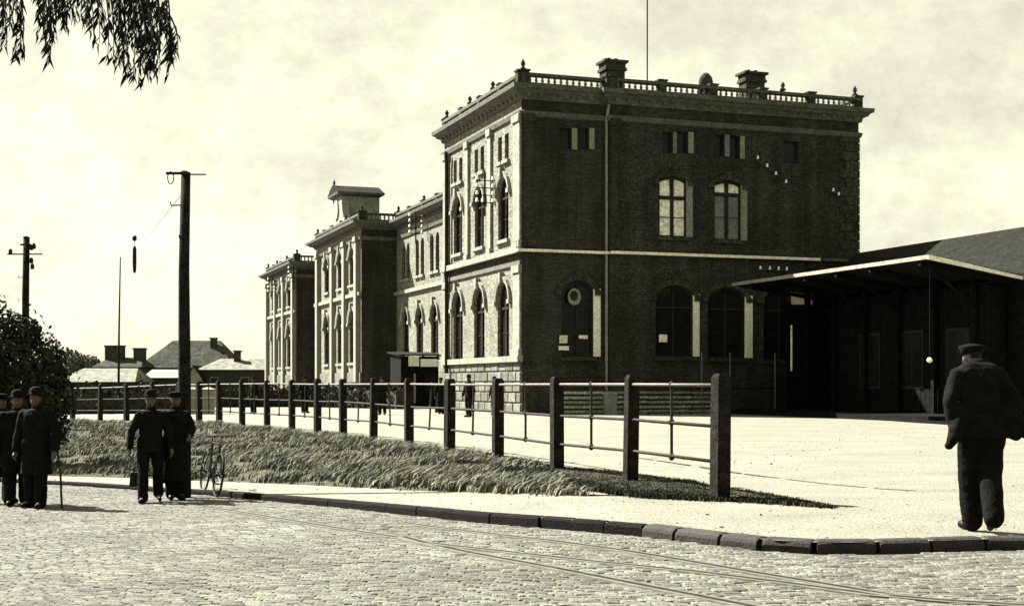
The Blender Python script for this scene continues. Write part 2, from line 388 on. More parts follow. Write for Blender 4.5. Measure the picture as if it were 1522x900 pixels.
# kerb stones
kerb = bpy.data.objects.new('kerb', None); COL.objects.link(kerb); tag(kerb, 'dark kerb of separate stones along the edge of the pavement', kind='structure')
pts = [Vector((x, kerbY(x), 0)) for x in np.arange(9, -13, -.02)]
acc = 0; start = pts[0]; segs = []; prev = pts[0]; L_ = R.uniform(.42, .62)
for p in pts[1:]:
    acc += (p-prev).length; prev = p
    if acc > L_: segs.append((start.copy(), p.copy())); start = p; acc = 0; L_ = R.uniform(.42, .64) if p.x > .5 else R.uniform(.75, 1.0)
for a, b in segs:
    a = a.copy(); b = b.copy(); a.z = ztop(a.x); b.z = ztop(b.x)
    d = b-a; L = d.length; q = Vector((d.x, d.y, 0)).normalized(); nr = Vector((q.y, -q.x, 0)); nr = nr if nr.y < 0 else -nr
    mid = (a+b)/2; gapw = .034 if mid.x > .8 else .02
    hl = L/2-gapw/2; mb = MB(); wob = R.gauss(0, .008)
    def P(u, n_, z): return mid+q*u+nr*n_+Vector((0, 0, z+u*d.z/L))
    pr = [(-.02, -.16), (-.02, -.004), (.0, .006), (.05, .008), (.085, -.002), (.098, -.03), (.1, -.19)]
    if mid.x > 1.4: pr = [(-.08, -.16), (-.08, .0), (-.02, .012), (.06, .01), (.09, .0), (.115, -.02), (.128, -.05), (.13, -.19)]
    r0 = [P(-hl, x-.06+wob, y) for x, y in pr]; r05 = [P(-hl+.03, x-.06+wob, y+.006) for x, y in pr]; r1 = [P(hl-.03, x-.06+wob, y+.006) for x, y in pr]; r2 = [P(hl, x-.06+wob, y-.006) for x, y in pr]
    mb.loft([r0, r05, r1, r2]); mb.build('kerb_stone', 'kerb_top' if mid.x > 1.4 else 'kerb', kerb, recalc=True)

# ---------------------------------------------------------------- grass
def surf_interp(i, t):
    return None
def blades(name, spots, m, hmin, hmax, wid, kind='stuff', per=6, lean=(.25, -.1), spread=.06, seed=1, hs=None):
    rng = np.random.default_rng(seed); n = len(spots)
    B = np.repeat(spots, per, axis=0); k = len(B)
    B[:, :2] += rng.normal(0, spread, (k, 2))
    hh = rng.uniform(hmin, hmax, k)*(1 if hs is None else np.repeat(hs, per)); az = rng.uniform(0, 2*np.pi, k)
    w = np.stack([np.cos(az), np.sin(az), np.zeros(k)], 1)*(wid*rng.uniform(.6, 1.4, k))[:, None]
    ln = np.stack([lean[0]+rng.normal(0, .35, k), lean[1]+rng.normal(0, .35, k), np.zeros(k)], 1)
    mid = B+ln*hh[:, None]*.35; mid[:, 2] += hh*.6
    tip = B+ln*hh[:, None]*1.0; tip[:, 2] += hh*.9
    V = np.stack([B-w, B+w, mid+w*.7, mid-w*.7, tip], 1).reshape(-1, 3); V[0::5, 2] -= .03; V[1::5, 2] -= .03
    me = bpy.data.meshes.new(name)
    me.vertices.add(len(V)); me.vertices.foreach_set('co', V.ravel())
    idx = np.arange(k)[:, None]*5
    loops = np.concatenate([idx+np.array([[0, 1, 2, 3]]), idx+np.array([[3, 2, 4]])], 1).ravel()
    me.loops.add(len(loops)); me.loops.foreach_set('vertex_index', loops.astype(np.int32))
    st = (np.arange(k)[:, None]*7+np.array([[0, 4]])).ravel(); to = np.tile([4, 3], k)
    me.polygons.add(2*k); me.polygons.foreach_set('loop_start', st.astype(np.int32)); me.polygons.foreach_set('loop_total', to.astype(np.int32))
    me.update(calc_edges=True); me.validate(); me.materials.append(M[m])
    o = bpy.data.objects.new(name, me); COL.objects.link(o); return tag(o, kind=kind)
spots = []; sh_ = []
Bd = dense(BPd[4:], 8); Cd = dense(CPd[4:], 8)
for i in range(len(Bd)-1):
    a0, a1, c0, c1 = Bd[i], Bd[i+1], Cd[i], Cd[i+1]
    w = (a1-a0).length; l = (c0-a0).length
    if w > 1.5: continue
    dist = (a0.y+c0.y)/2
    cnt = int(w*l*min(95, 36*(30/dist)**1.5))
    # clumpy
    for _ in range(cnt):
        s_, t_ = R.random(), R.random()
        p = a0.lerp(a1, s_).lerp(c0.lerp(c1, s_), t_); z0 = a0.lerp(a1, s_).z; z1 = c0.lerp(c1, s_).z
        hum = math.sin(p.x*2.3+p.y*1.1)+math.sin(p.x*.9-p.y*1.9+1)+math.sin(p.x*4.1+p.y*3.3)*.6
        if hum < -.45 and R.random() < .88: continue
        spots.append((p.x, p.y, z0+(z1-z0)*t_**.8)); sh_.append(max(.45, .85+.28*hum))
spots = np.array(spots)
tag(blades('tall_grass', spots, 'grass', .06, .2, .014, per=9, lean=(.8, .1), spread=.07, hs=np.array(sh_)), 'rough tall grass covering the bank below the fence')
# short verge round the nearest posts, dark and wedge-shaped to carry fence shadow
vg = [(690, 671), (758, 682), (824, 696), (902, 702), (949, 709), (1018, 716), (1061, 727), (1110, 733), (1170, 743), (1240, 754.5)]
vl = [(690, 690), (758, 702), (824, 716), (880, 729), (954, 740), (1000, 742), (1058, 745), (1133, 748), (1190, 752), (1240, 755.5)]
U = dense([gp(a, b) for a, b in vg], 6); D = dense([gp(a, b) for a, b in vl], 6); vs_ = []; vh_ = []
mb = MB()
UD = [u.lerp(d, 1) for u, d in zip(U, D)]
for u, d in zip(U, D):
    pass
ridge = []
for k, (u, d) in enumerate(zip(U, D)):
    h = min(.05, (u-d).length*.04)
    m0 = u.lerp(d, .25)+Vector((0, 0, h)); m1 = u.lerp(d, .75)+Vector((0, 0, h*.9))
    ridge.append([u+Vector((0, 0, -.02)), m0, m1, d+Vector((0, 0, -.02))])
for k in range(len(ridge)-1):
    for j in range(3): mb.face([ridge[k][j], ridge[k][j+1], ridge[k+1][j+1], ridge[k+1][j]])
verge = flipcheck(mb.build('verge', 'bank', recalc=True)); tag(verge, kind='structure')
for k in range(len(U)-1):
    A_ = (U[k+1]-U[k]).length*(U[k]-D[k]).length
    for _ in range(int(A_*230)):
        p = U[k].lerp(U[k+1], R.random()).lerp(D[k].lerp(D[k+1], R.random()), R.uniform(.0, 1)); vs_.append((p.x, p.y, .02)); vh_.append(min(1, .25+(len(U)-k)/14))
tag(blades('short_grass', np.array(vs_), 'grassdark', .02, .055, .008, per=7, lean=(.3, -.1), spread=.05, seed=4, hs=np.array(vh_)), 'short verge grass round the last posts, darkened where the fence shadow falls')

# scattered stones and litter on the gravel
mb = MB(); rl_ = random.Random(11)
for k in range(1300):
    px = rl_.uniform(-40, 1560); py = 625+180*rl_.random()**1.4
    p = gp(px, py, ztop)
    if p.y < kerbY(p.x)+.15 or (p.x < .2 and p.y > footY(p.x)-.1 and not p.y > 60): continue
    if any((p.x-q.x)**2+(p.y-q.y)**2 < .1 for q in PP): continue
    a = rl_.uniform(.006, .014)*(2 if rl_.random() < .05 else 1); b = a*rl_.uniform(.5, 1); h = a*rl_.uniform(.3, .7); an = rl_.uniform(0, 3.1); c, s_ = math.cos(an), math.sin(an)
    mb.hexa([(p.x+x*c-y*s_, p.y+x*s_+y*c, p.z+z) for z, f in ((-.01, 1), (h, .6)) for x, y in ((-a*f, -b*f), (a*f, -b*f), (a*f, b*f), (-a*f, b*f))])
tag(mb.build('loose_stones', 'earth'), 'small loose stones and litter on the pale gravel', kind='stuff')
# ---------------------------------------------------------------- fence
fence = thing('rail_fence', 'long fence of dark timber posts and three iron rails on the grass bank', 'fence', PP[0])
O = PP[0]
def dirat(i):
    d = PP[min(i+1, len(PP)-1)]-PP[max(i-1, 0)]; return math.atan2(d.y, d.x)
mb = MB(); w = .088
mb.loft([[(sx*w*k, sy*w*k, z) for sx, sy in ((-1, -1), (1, -1), (1, 1), (-1, 1))] for k, z in ((1, -.5), (1.03, .4), (1, 1.47), (.72, 1.53))])
pm = mb.mesh('post'); pm.materials.append(M['sleeper'])
for i, p in enumerate(PP):
    inst('post', pm, fence, p-O, (R.gauss(0, .008), R.gauss(0, .008), dirat(i)+R.gauss(0, .06)), (R.uniform(.94, 1.06),)*2+(R.uniform(.98, 1.02),))
offs = []
for z, r in ((1.395, .024), (.905, .022), (.45, .022)):
    mb = MB(); mb.tube([p-O+Vector((0, 0, z+R.gauss(0, .008))) for p in PP], r, 8); mb.build('rail', 'rail' if z > 1 else 'darkrail', fence, smooth=True)
mb = MB(); mb.tube([(0, 0, .45), (0, 0, 1.395)], .021, 8)
for z in (.45, .905, 1.395): mb.lathe([(.01, z-.05), (.036, z-.03), (.042, z), (.036, z+.03), (.01, z+.05)], n=8)
sm = mb.mesh('stanchion'); sm.materials.append(M['darkrail'])
for i in range(len(PP)-1):
    inst('stanchion', sm, fence, PP[i].lerp(PP[i+1], .5)-O, (R.gauss(0, .015), R.gauss(0, .015), dirat(i)))

# ---------------------------------------------------------------- station building
C0 = Vector((.44, 63.7, 0)); TH = math.atan2(.334, .943); ct, st_ = math.cos(TH), math.sin(TH)
bld = thing('station_building', 'large brick railway station with arched windows, cornices and a balustraded roof', 'building', C0, TH)
def facY(px, xl=0.0):
    k = (px-CX)/F      # (C.x+ct*xl-st*y) = k*(C.y+st*xl+ct*y)
    return (C0.x+ct*xl-k*(C0.y+st_*xl))/(k*ct+st_)
def sidX(px, yl=0.0):
    k = (px-CX)/F
    return (k*(C0.y+ct*yl)-(C0.x-st_*yl))/(ct-k*st_)
def dep(xl, yl): return C0.y+st_*xl+ct*yl
def zat(py, xl, yl): return HC-(py-HY)/F*dep(xl, yl)

class Plane:   # wall plane in building coordinates: u along wall, n outward
    def __init__(s, axis, c):
        s.axis = axis; s.c = c
    def P(s, u, z, n):
        return (s.c-n, u, z) if s.axis == 'f' else (u, s.c-n, z)
    def box(s, mb, u0, u1, z0, z1, n0, n1):
        a = [s.P(u, z, n) for z in (z0, z1) for u, n in ((u0, n0), (u1, n0), (u1, n1), (u0, n1))]
        mb.hexa(a)
def arch_pts(uc, w, zs, rise, k=10):
    # points of the arch from left springing to right springing
    if rise <= 0: return [(uc-w/2, zs), (uc+w/2, zs)]
    r = (w*w/4+rise*rise)/(2*rise); zc = zs+rise-r; a0 = math.asin(min(1, w/2/r))
    if rise > w/2: a0 = math.pi-a0
    return [(uc+r*math.sin(-a0+2*a0*i/k), zc+r*math.cos(-a0+2*a0*i/k)) for i in range(k+1)]
def wall(pl, u0, u1, z0, z1, ops, m, parent, name='wall', deep=.34):
    us = sorted({u0, u1, *[x for o in ops for x in (o['u']-o['w']/2, o['u']+o['w']/2)]}); us = [x for x in us if u0 <= x <= u1]
    zs = sorted({z0, z1, *[x for o in ops for x in (o['zb'], o['zt'])]}); zs = [x for x in zs if z0 <= x <= z1]
    mb = MB()
    for a, b in zip(us[:-1], us[1:]):
        for c, d in zip(zs[:-1], zs[1:]):
            um, zm = (a+b)/2, (c+d)/2
            if any(abs(um-o['u']) < o['w']/2 and o['zb'] < zm < o['zt'] for o in ops): continue
            mb.face([pl.P(a, c, 0), pl.P(b, c, 0), pl.P(b, d, 0), pl.P(a, d, 0)])
    for o in ops:
        sp = o['zt']-o['rise']; ap = arch_pts(o['u'], o['w'], sp, o['rise']); h = len(ap)//2
        if o['rise'] > 0:
            mb.face([pl.P(*q, 0) for q in ap[:h+1]]+[pl.P(o['u']-o['w']/2, o['zt'], 0)])
            mb.face([pl.P(*q, 0) for q in ap[h:]]+[pl.P(o['u']+o['w']/2, o['zt'], 0)])
        ol = [(o['u']-o['w']/2, o['zb'])]+ap+[(o['u']+o['w']/2, o['zb'])]
        for q, r_ in zip(ol, ol[1:]+ol[:1]):
            mb.face([pl.P(*q, 0), pl.P(*r_, 0), pl.P(*r_, -deep), pl.P(*q, -deep)])
    return mb.build(name, m, parent)
def window(pl, o, parent, frame='frame', pane='glass', cols=2, split=.62, hood=None, sill='stone', keystone=True, shutter=None, panes=None, bars=1, depth=.2, mull=.045):
    u, w, zb, zt, rise = o['u'], o['w'], o['zb'], o['zt'], o['rise']; sp = zt-rise
    d0 = -depth
    mb = MB(); t = .075
    pl.box(mb, u-w/2, u-w/2+t, zb, sp, d0-.06, d0+.05); pl.box(mb, u+w/2-t, u+w/2, zb, sp, d0-.06, d0+.05); pl.box(mb, u-w/2+t, u+w/2-t, zb, zb+t, d0-.06, d0+.05)
    ap = arch_pts(u, w, sp, rise); ai = [(u+(a-u)*(1-2*t/w), b-t) for a, b in ap]
    for k in range(len(ap)-1):
        mb.hexa([pl.P(*ap[k], d0-.06), pl.P(*ap[k+1], d0-.06), pl.P(*ap[k+1], d0+.05), pl.P(*ap[k], d0+.05), pl.P(*ai[k], d0-.06), pl.P(*ai[k+1], d0-.06), pl.P(*ai[k+1], d0+.05), pl.P(*ai[k], d0+.05)])
    zt_ = zb+(zt-zb)*split
    if cols == 2: pl.box(mb, u-mull, u+mull, zb+t, zt-t*.9, d0-.05, d0+.055)
    if split < 1: pl.box(mb, u-w/2+t, u+w/2-t, zt_-mull-.005, zt_+mull+.005, d0-.05, d0+.06)
    for k in range(1, bars+1):
        zz = zb+(zt_-zb)*k/(bars+1); pl.box(mb, u-w/2+t, u+w/2-t, zz-.018, zz+.018, d0-.04, d0+.03)
    fr = mb.build('window', frame, parent)
    # panes
    edges = [u-w/2+t, u-mull, u+mull, u+w/2-t] if cols == 2 else [u-w/2+t, u+w/2-t]
    halves = [(edges[2*k], edges[2*k+1]) for k in range(len(edges)//2)]
    k = 0
    for a, b in halves:
        for (za, zb2, top) in (((zb+t, zt_-.05, False), (zt_+.05, zt-t, True)) if split < 1 else ((zb+t, zt-t, True),)):
            mb = MB()
            if top and rise > 0:
                ar = [(x, y) for x, y in arch_pts(u, w-2*t, sp, max(.02, rise-t), 20) if a-1e-4 <= x <= b+1e-4]
                if zt-rise < za: ar = [(x, max(y, za+.01)) for x, y in ar]
                mb.face([pl.P(a, za, d0-.01), pl.P(b, za, d0-.01)]+[pl.P(x, y, d0-.01) for x, y in reversed(ar)])
            else: mb.face([pl.P(a, za, d0-.01), pl.P(b, za, d0-.01), pl.P(b, zb2, d0-.01), pl.P(a, zb2, d0-.01)])
            mm = pane if panes is None else panes[k % len(panes)]
            mb.build('pane', mm, fr); k += 1
    if sill:
        mb = MB(); pl.box(mb, u-w/2-.14, u+w/2+.14, zb-.17, zb-.005, -.2, .15); mb.build('sill', sill, fr)
    if hood:
        mb = MB(); r0 = w/2+.06; r1 = w/2+.34
        sc0 = (w+.12)/w; sc1 = (w+.64)/w
        a0 = arch_pts(u, w+.12, sp, rise+.06) if rise > 0 else [(u-r0, zt+.12), (u+r0, zt+.12)]
        a1 = arch_pts(u, w+.62, sp, rise+.32) if rise > 0 else [(u-r1, zt+.34), (u+r1, zt+.34)]
        for q in range(len(a0)-1):
            mb.hexa([pl.P(*a0[q], .0), pl.P(*a0[q+1], .0), pl.P(*a0[q+1], .1), pl.P(*a0[q], .1), pl.P(*a1[q], .0), pl.P(*a1[q+1], .0), pl.P(*a1[q+1], .15), pl.P(*a1[q], .15)])
        if keystone: pl.box(mb, u-.13, u+.13, zt+.05, zt+.48, .0, .24)
        for s_ in (-1, 1): pl.box(mb, u+s_*(w/2+.2)-.16, u+s_*(w/2+.2)+.16, sp-.2, sp, 0, .17)
        mb.build('hood_mould', hood, fr)
    if shutter:
        mb = MB(); x0 = u+w/2-.02; sw = shutter[1]
        pl.box(mb, x0, x0+sw, zb+.02, sp+rise*.3, .01, .07)
        for q in range(3):
            za = zb+.12+(sp-zb)/3*q; pl.box(mb, x0+.07, x0+sw-.07, za, za+(sp-zb)/3-.16, .07, .085)
        mb.build('shutter', shutter[0], fr)
    return fr
def OP(u, w, zb, zt, rise): return dict(u=u, w=w, zb=zb, zt=zt, rise=rise)

def sweep(mb, path, prof, closed=True):
    # path ccw (x,y); prof list of (offset outward, z)
    n = len(path); rings = []
    P = [Vector(p) for p in path]
    for i in range(n):
        a = P[i-1]; b = P[i]; c = P[(i+1) % n]
        d1 = (b-a).normalized(); d2 = (c-b).normalized()
        n1 = Vector((d1.y, -d1.x)); n2 = Vector((d2.y, -d2.x))
        mvec = (n1+n2)/(1+n1.dot(n2))
        rings.append([(b.x+mvec.x*o, b.y+mvec.y*o, z) for o, z in prof])
    m_ = len(prof)
    i0 = len(mb.v)
    for r in rings: mb.v += r
    for i in range(n):
        j = (i+1) % n
        for k in range(m_-1): mb.f.append((i0+i*m_+k, i0+j*m_+k, i0+j*m_+k+1, i0+i*m_+k+1))
def cornice_set(path, zc, proj, hgt, parap, parent, frieze=.9, mod=True, pier_step=3.0, fin_at=()):
    """zc top of cornice"""
    mb = MB(); sweep(mb, path, [(.0, zc-hgt-.02), (.12, zc-hgt), (.16, zc-hgt*.7), (proj*.62, zc-hgt*.55), (proj*.7, zc-hgt*.4), (proj*.95, zc-hgt*.3), (proj, zc-hgt*.05), (proj, zc), (-.6, zc+.04)])
    c = mb.build('cornice', 'cornice', parent)
    mb = MB(); sweep(mb, path, [(0, zc-hgt-frieze-.3), (.1, zc-hgt-frieze-.26), (.16, zc-hgt-frieze-.06), (.05, zc-hgt-frieze), (0, zc-hgt-frieze+.01)]); mb.build('architrave', 'cornice', parent)
    n = len(path)
    bal = MB(); rail = MB(); mod_ = MB(); piers = []
    sweep(rail, path, [(-.05, zc+.0), (.06, zc+.0), (.06, zc+.16), (-.3, zc+.16)])
    sweep(rail, path, [(-.3, zc+parap-.14), (.08, zc+parap-.14), (.1, zc+parap), (-.3, zc+parap+.02), (-.3, zc+parap-.14)])
    for i in range(n):
        a = Vector(path[i]); b = Vector(path[(i+1) % n]); L = (b-a).length; d = (b-a)/L; nn = Vector((d.y, -d.x))
        if not (nn.x < -.5 or nn.y < -.5): continue
        k = max(1, round(L/pier_step))
        for j in range(k+1):
            q = a+d*(L*j/k); piers.append(q-nn*.12)
        kk = max(1, int(L/.3))
        for j in range(kk):
            q = a+d*(L*(j+.5)/kk)-nn*.12
            bal.lathe([(.05, zc+.16), (.05, zc+.2), (.09, zc+.3), (.045, zc+parap*.6), (.07, zc+parap-.16)], (q.x, q.y, 0), 6)
        if mod:
            kk = max(1, int(L/.62))
            for j in range(kk):
                q = a+d*(L*(j+.5)/kk); o0 = q+d*.11; o1 = q-d*.11
                z1 = zc-hgt*.38; z0 = zc-hgt*.86; e = nn*proj*.66
                mod_.hexa([(o1.x, o1.y, z0), (o0.x, o0.y, z0), (o0.x+e.x*.5, o0.y+e.y*.5, z0), (o1.x+e.x*.5, o1.y+e.y*.5, z0), (o1.x, o1.y, z1), (o0.x, o0.y, z1), (o0.x+e.x, o0.y+e.y, z1), (o1.x+e.x, o1.y+e.y, z1)])
    rl = rail.build('balustrade', 'cornice', parent)
    tag(bal.build('balusters', 'stone', rl), kind='stuff')
    if mod_.v: tag(mod_.build('modillions', 'cornice', c), kind='stuff')
    seen = set()
    for q in piers:
        kx = (round(q.x, 1), round(q.y, 1))
        if kx in seen: continue
        seen.add(kx)
        mb = MB(); mb.box(q.x-.2, q.x+.2, q.y-.2, q.y+.2, zc+.02, zc+parap+.04); mb.box(q.x-.25, q.x+.25, q.y-.25, q.y+.25, zc+parap+.04, zc+parap+.12); mb.build('pier', 'dcornice', rl)
    for (fx, fy, fh) in fin_at:
        mb = MB(); mb.lathe([(.15, 0), (.15, fh*.2), (.06, fh*.3), (.1, fh*.5), (.12, fh*.62), (.06, fh*.85), (.01, fh)], (fx, fy, zc+parap+.1), 8); mb.build('finial', 'dcornice', parent, smooth=True)
    return c

def roof_flat(x0, x1, y0, y1, z, h, parent):
    mb = MB(); e = 2.5
    mb.hexa([(x0, y0, z), (x1, y0, z), (x1, y1, z), (x0, y1, z), (x0+e, y0+e, z+h), (x1-e, y0+e, z+h), (x1-e, y1-e, z+h), (x0+e, y1-e, z+h)])
    return mb.build('roof', 'roof', parent)

# --- near pavilion
PW, PD = 18.1, 12.5
XS = sidX(903)          # break in the side wall
pf = Plane('f', 0.0); ps1 = Plane('s', 0.0); ps2 = Plane('s', -.28)
ops_f = []
for (cx, x0, x1, yt, yb, ur) in ((748, 738.5, 758, 420, 531, 'l'), (712, 703.5, 721.5, 430, 538, 'l'), (681, 672.5, 689, 440, 545, 'l')):
    u = (facY(x0)+facY(x1))/2; ops_f.append(OP(u, 1.72, zat(531, 0, facY(748)), zat(420, 0, facY(748)), .86))
u3 = [o['u'] for o in ops_f]
ops_f2 = [OP(u, 1.5, 8.35, 11.35, .62) for u in u3]
ops_f3 = []
for u in u3: ops_f3 += [OP(u-.5, .58, 12.15, 13.4, .0), OP(u+.5, .58, 12.15, 13.4, .0)]
wall(pf, 0, PD, 2.5, 15.2, ops_f+ops_f2+ops_f3, 'front', bld)
for o in ops_f: window(pf, o, bld, 'frame', 'glass', split=.66, hood='stone', bars=1)
for o in ops_f2: window(pf, o, bld, 'frame', 'glass', split=.68, hood='stone', bars=1)
for o in ops_f3: window(pf, o, bld, 'frame', 'glass', cols=1, split=1, sill='stone', bars=0)
# plinth stones
mb = MB(); mb.box(.0, .3, 0, PD, 0, 2.5); mb.build('plinth', 'plinth', bld)
for r in range(5):
    y = .0 if r % 2 == 0 else -.45; z0 = r*.5
    while y < PD-.05:
        a = max(0, y)+.02; b = min(PD, y+1.05)-.02
        if b-a > .15:
            mb = MB(); j = R.uniform(.05, .09); mb.hexa([(0, a, z0+.02), (0, b, z0+.02), (-j, b-.04, z0+.06), (-j, a+.04, z0+.06), (0, a, z0+.48), (0, b, z0+.48), (-j, b-.04, z0+.44), (-j, a+.04, z0+.44)])
            mb.build('plinth_stone', 'plinth', bld)
        y += 1.05
mb = MB(); pf.box(mb, -.05, PD, 2.44, 2.72, -.05, .22); mb.build('sill_course', 'stone', bld)
# string courses
mb = MB(); pf.box(mb, 0, PD, 7.52, 7.8, 0, .26); mb.build('string_course', 'stone', bld)
mb = MB(); pf.box(mb, 0, PD, 6.95, 7.15, 0, .1); mb.build('string_course', 'cornice', bld)
mb = MB(); pf.box(mb, 0, PD, 7.15, 7.52, 0, .04); mb.build('frieze', 'dcornice', bld)
# pilasters of the front
def pilaster(pl, u0, u1, z0, z1, n, m='stone', parent=None):
    mb = MB(); pl.box(mb, u0, u1, z0, z1, 0, n); pl.box(mb, u0-.06, u1+.06, z1-.35, z1, 0, n+.07); pl.box(mb, u0-.06, u1+.06, z0, z0+.3, 0, n+.07)
    return mb.build('pilaster', m, parent or bld)
pilaster(pf, .03, .95, 7.8, 14.0, .1); pilaster(pf, .03, .95, 2.72, 6.95, .1)
pilaster(pf, PD-1.0, PD-.05, 7.8, 14.0, .1); pilaster(pf, PD-1.0, PD-.05, 2.72, 6.95, .08)
for k in (0, 1):
    um = (u3[k]+u3[k+1])/2; pilaster(pf, um-.24, um+.24, 7.8, 14.0, .13)
# downpipe at far end of the front
mb = MB(); mb.tube([(-.3, PD-1.15, 14), (-.22, PD-1.15, 13.4), (-.22, PD-1.15, 2)], .1, 8); mb.build('downpipe', 'frame', bld, smooth=True)
# --- side wall
def sw(px0, px1, py0, py1, rise, pl):
    a, b = sidX(px0, pl.c), sidX(px1, pl.c); u = (a+b)/2
    return OP(u, b-a, zat(py1, u, pl.c), zat(py0, u, pl.c), rise)
s1 = sw(835, 882, 418, 530, .45, ps1)
a1 = sw(832, 850, 190, 222, 0, ps1); a2 = sw(859, 876, 190, 222, 0, ps1)
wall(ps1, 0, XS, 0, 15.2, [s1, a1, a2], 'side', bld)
window(ps1, s1, bld, split=.7, hood='dcornice', sill='dcornice', shutter=('white', .36))
for q in (a1, a2): window(ps1, q, bld, cols=1, split=1, sill=None, bars=0, shutter=('offwhite', .26))
t1 = sw(975, 1030, 425, 530, .5, ps2); t2 = sw(1052, 1107, 428, 532, .5, ps2); t3 = sw(1135, 1185, 430, 535, .5, ps2)
m1 = sw(979, 1020, 264, 352, .15, ps2); m2 = sw(1061, 1101, 270, 357, .15, ps2); m3 = sw(1142, 1182, 275, 361, .25, ps2)
b1 = sw(984, 1000, 196, 228, 0, ps2); b2 = sw(1006, 1023, 196, 228, 0, ps2); c1 = sw(1062, 1077, 200, 233, 0, ps2); c2 = sw(1084, 1100, 202, 236, 0, ps2); d1 = sw(1165, 1187, 210, 243, 0, ps2); e1 = sw(1205, 1222, 214, 246, 0, ps2)
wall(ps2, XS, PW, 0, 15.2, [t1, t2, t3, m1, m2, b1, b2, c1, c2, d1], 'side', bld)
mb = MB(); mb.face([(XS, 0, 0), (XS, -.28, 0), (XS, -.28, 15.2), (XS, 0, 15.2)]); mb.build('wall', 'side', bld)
window(ps2, t1, bld, split=.7, hood='dcornice', sill='dcornice', shutter=('white', .34)); window(ps2, t2, bld, split=.7, hood='dcornice', sill='dcornice', shutter=('white', .42)); window(ps2, t3, bld, split=.7, hood='dcornice', sill='dcornice')
window(ps2, m1, bld, split=.66, hood='dcornice', sill='dcornice', panes=['curtain'], shutter=('offwhite', .34), depth=.1, mull=.085)
window(ps2, m2, bld, split=.78, hood='dcornice', sill='dcornice', panes=['dimcurtain', 'curtain'], shutter=('offwhite', .34), depth=.1, mull=.085)
for q, sh in ((b1, ('dimcurtain', .2)), (b2, ('offwhite', .28)), (c1, ('dimcurtain', .25)), (c2, ('offwhite', .24)), (d1, None)): window(ps2, q, bld, cols=1, split=1, sill=None, bars=0, shutter=sh)
# string course of the side (white painted drip)
mb = MB(); ps1.box(mb, -.26, XS-.02, 7.56, 7.68, 0, .24); mb.build('string_course', 'white', bld)
mb = MB(); ps2.box(mb, XS-.02, sidX(1216, -.28), 7.56, 7.69, 0, .24); mb.build('string_course', 'white', bld)
mb = MB(); ps2.box(mb, sidX(1222, -.28), PW+.2, 7.56, 7.69, 0, .2); mb.build('string_course', 'cornice', bld)
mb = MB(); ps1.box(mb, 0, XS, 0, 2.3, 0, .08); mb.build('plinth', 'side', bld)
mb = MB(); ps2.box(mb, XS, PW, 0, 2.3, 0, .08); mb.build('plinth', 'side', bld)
# corner quoins of the side
for (pl, a, b) in ((ps2, PW-1.1, PW),):
    for k in range(14):
        z0 = 7.75+k*.45; 
        if z0 > 13.8: break
        mb = MB(); wd = b-a if k % 2 else (b-a)*.7; pl.box(mb, b-wd, b+.04, z0+.015, z0+.43, 0, .06); mb.build('quoin', 'dcornice', bld)
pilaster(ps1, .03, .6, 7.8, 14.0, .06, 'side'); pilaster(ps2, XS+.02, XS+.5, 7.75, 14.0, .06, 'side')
# downpipe on the side
mb = MB(); mb.tube([(XS-.12, -.45, 14.6), (XS-.12, -.16, 13.9), (XS-.12, -.16, 1.2), (XS-.12, -.3, .1)], .075, 8); mb.build('downpipe', 'offwhite', bld, smooth=True)
for z in (3, 5, 7, 9, 11, 13):
    pass
# closing walls of the pavilion
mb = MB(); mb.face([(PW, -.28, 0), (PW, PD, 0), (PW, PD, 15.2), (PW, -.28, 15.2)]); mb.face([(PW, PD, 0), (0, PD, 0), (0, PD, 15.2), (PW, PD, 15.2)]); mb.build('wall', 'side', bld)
path = [(0, 0), (XS, 0), (XS, -.28), (PW, -.28), (PW, PD), (0, PD)]
cornice_set(path, 15.3, .58, .65, .6, bld, frieze=.5, fin_at=[(.12, .12, .55), (PW-.1, -.1, .55), (sidX(1162), -.1, .45), (.12, PD-.1, .5), (.12, PD*.36, .45), (.12, PD*.66, .45)])
roof_flat(.3, PW-.3, .3, PD-.3, 15.25, .6, bld)
# chimneys, dome, mast
def chimney(x0, x1, y0, y1, z0, z1):
    mb = MB(); mb.box(x0+.08, x1-.08, y0+.08, y1-.08, z0, z1-.5); mb.box(x0, x1, y0, y1, z1-.5, z1-.36); mb.box(x0+.05, x1-.05, y0+.05, y1-.05, z1-.36, z1-.12); mb.box(x0-.06, x1+.06, y0-.06, y1+.06, z1-.12, z1)
    o = mb.build('chimney', 'chim', bld)
    mb = MB()
    for k in range(2): mb.lathe([(.13, z1), (.1, z1+.16)], ((x0*(2-k)+x1*(k+1))/3, (y0+y1)/2, 0), 8)
    mb.build('chimney_pot', 'chim', o)
chimney(sidX(900, .5), sidX(932, .5), .5, 1.5, 15.2, zat(88, 4.8, .5)); chimney(sidX(1108, .6), sidX(1140, .6), .6, 1.5, 15.2, zat(106, 12.5, .6))
mb = MB(); mb.lathe([(.34, 15.2), (.34, 16.15), (.36, 16.2), (.3, 16.45), (.16, 16.62), (.02, 16.68)], (sidX(1049, .3), .3, 0), 12); mb.build('roof_vent', 'chim', bld, smooth=True)
mb = MB(); mb.tube([(sidX(962, 2), 2, 15.3), (sidX(962, 2), 2, 21.5)], .035, 6); mb.build('flagpole', 'iron', bld)

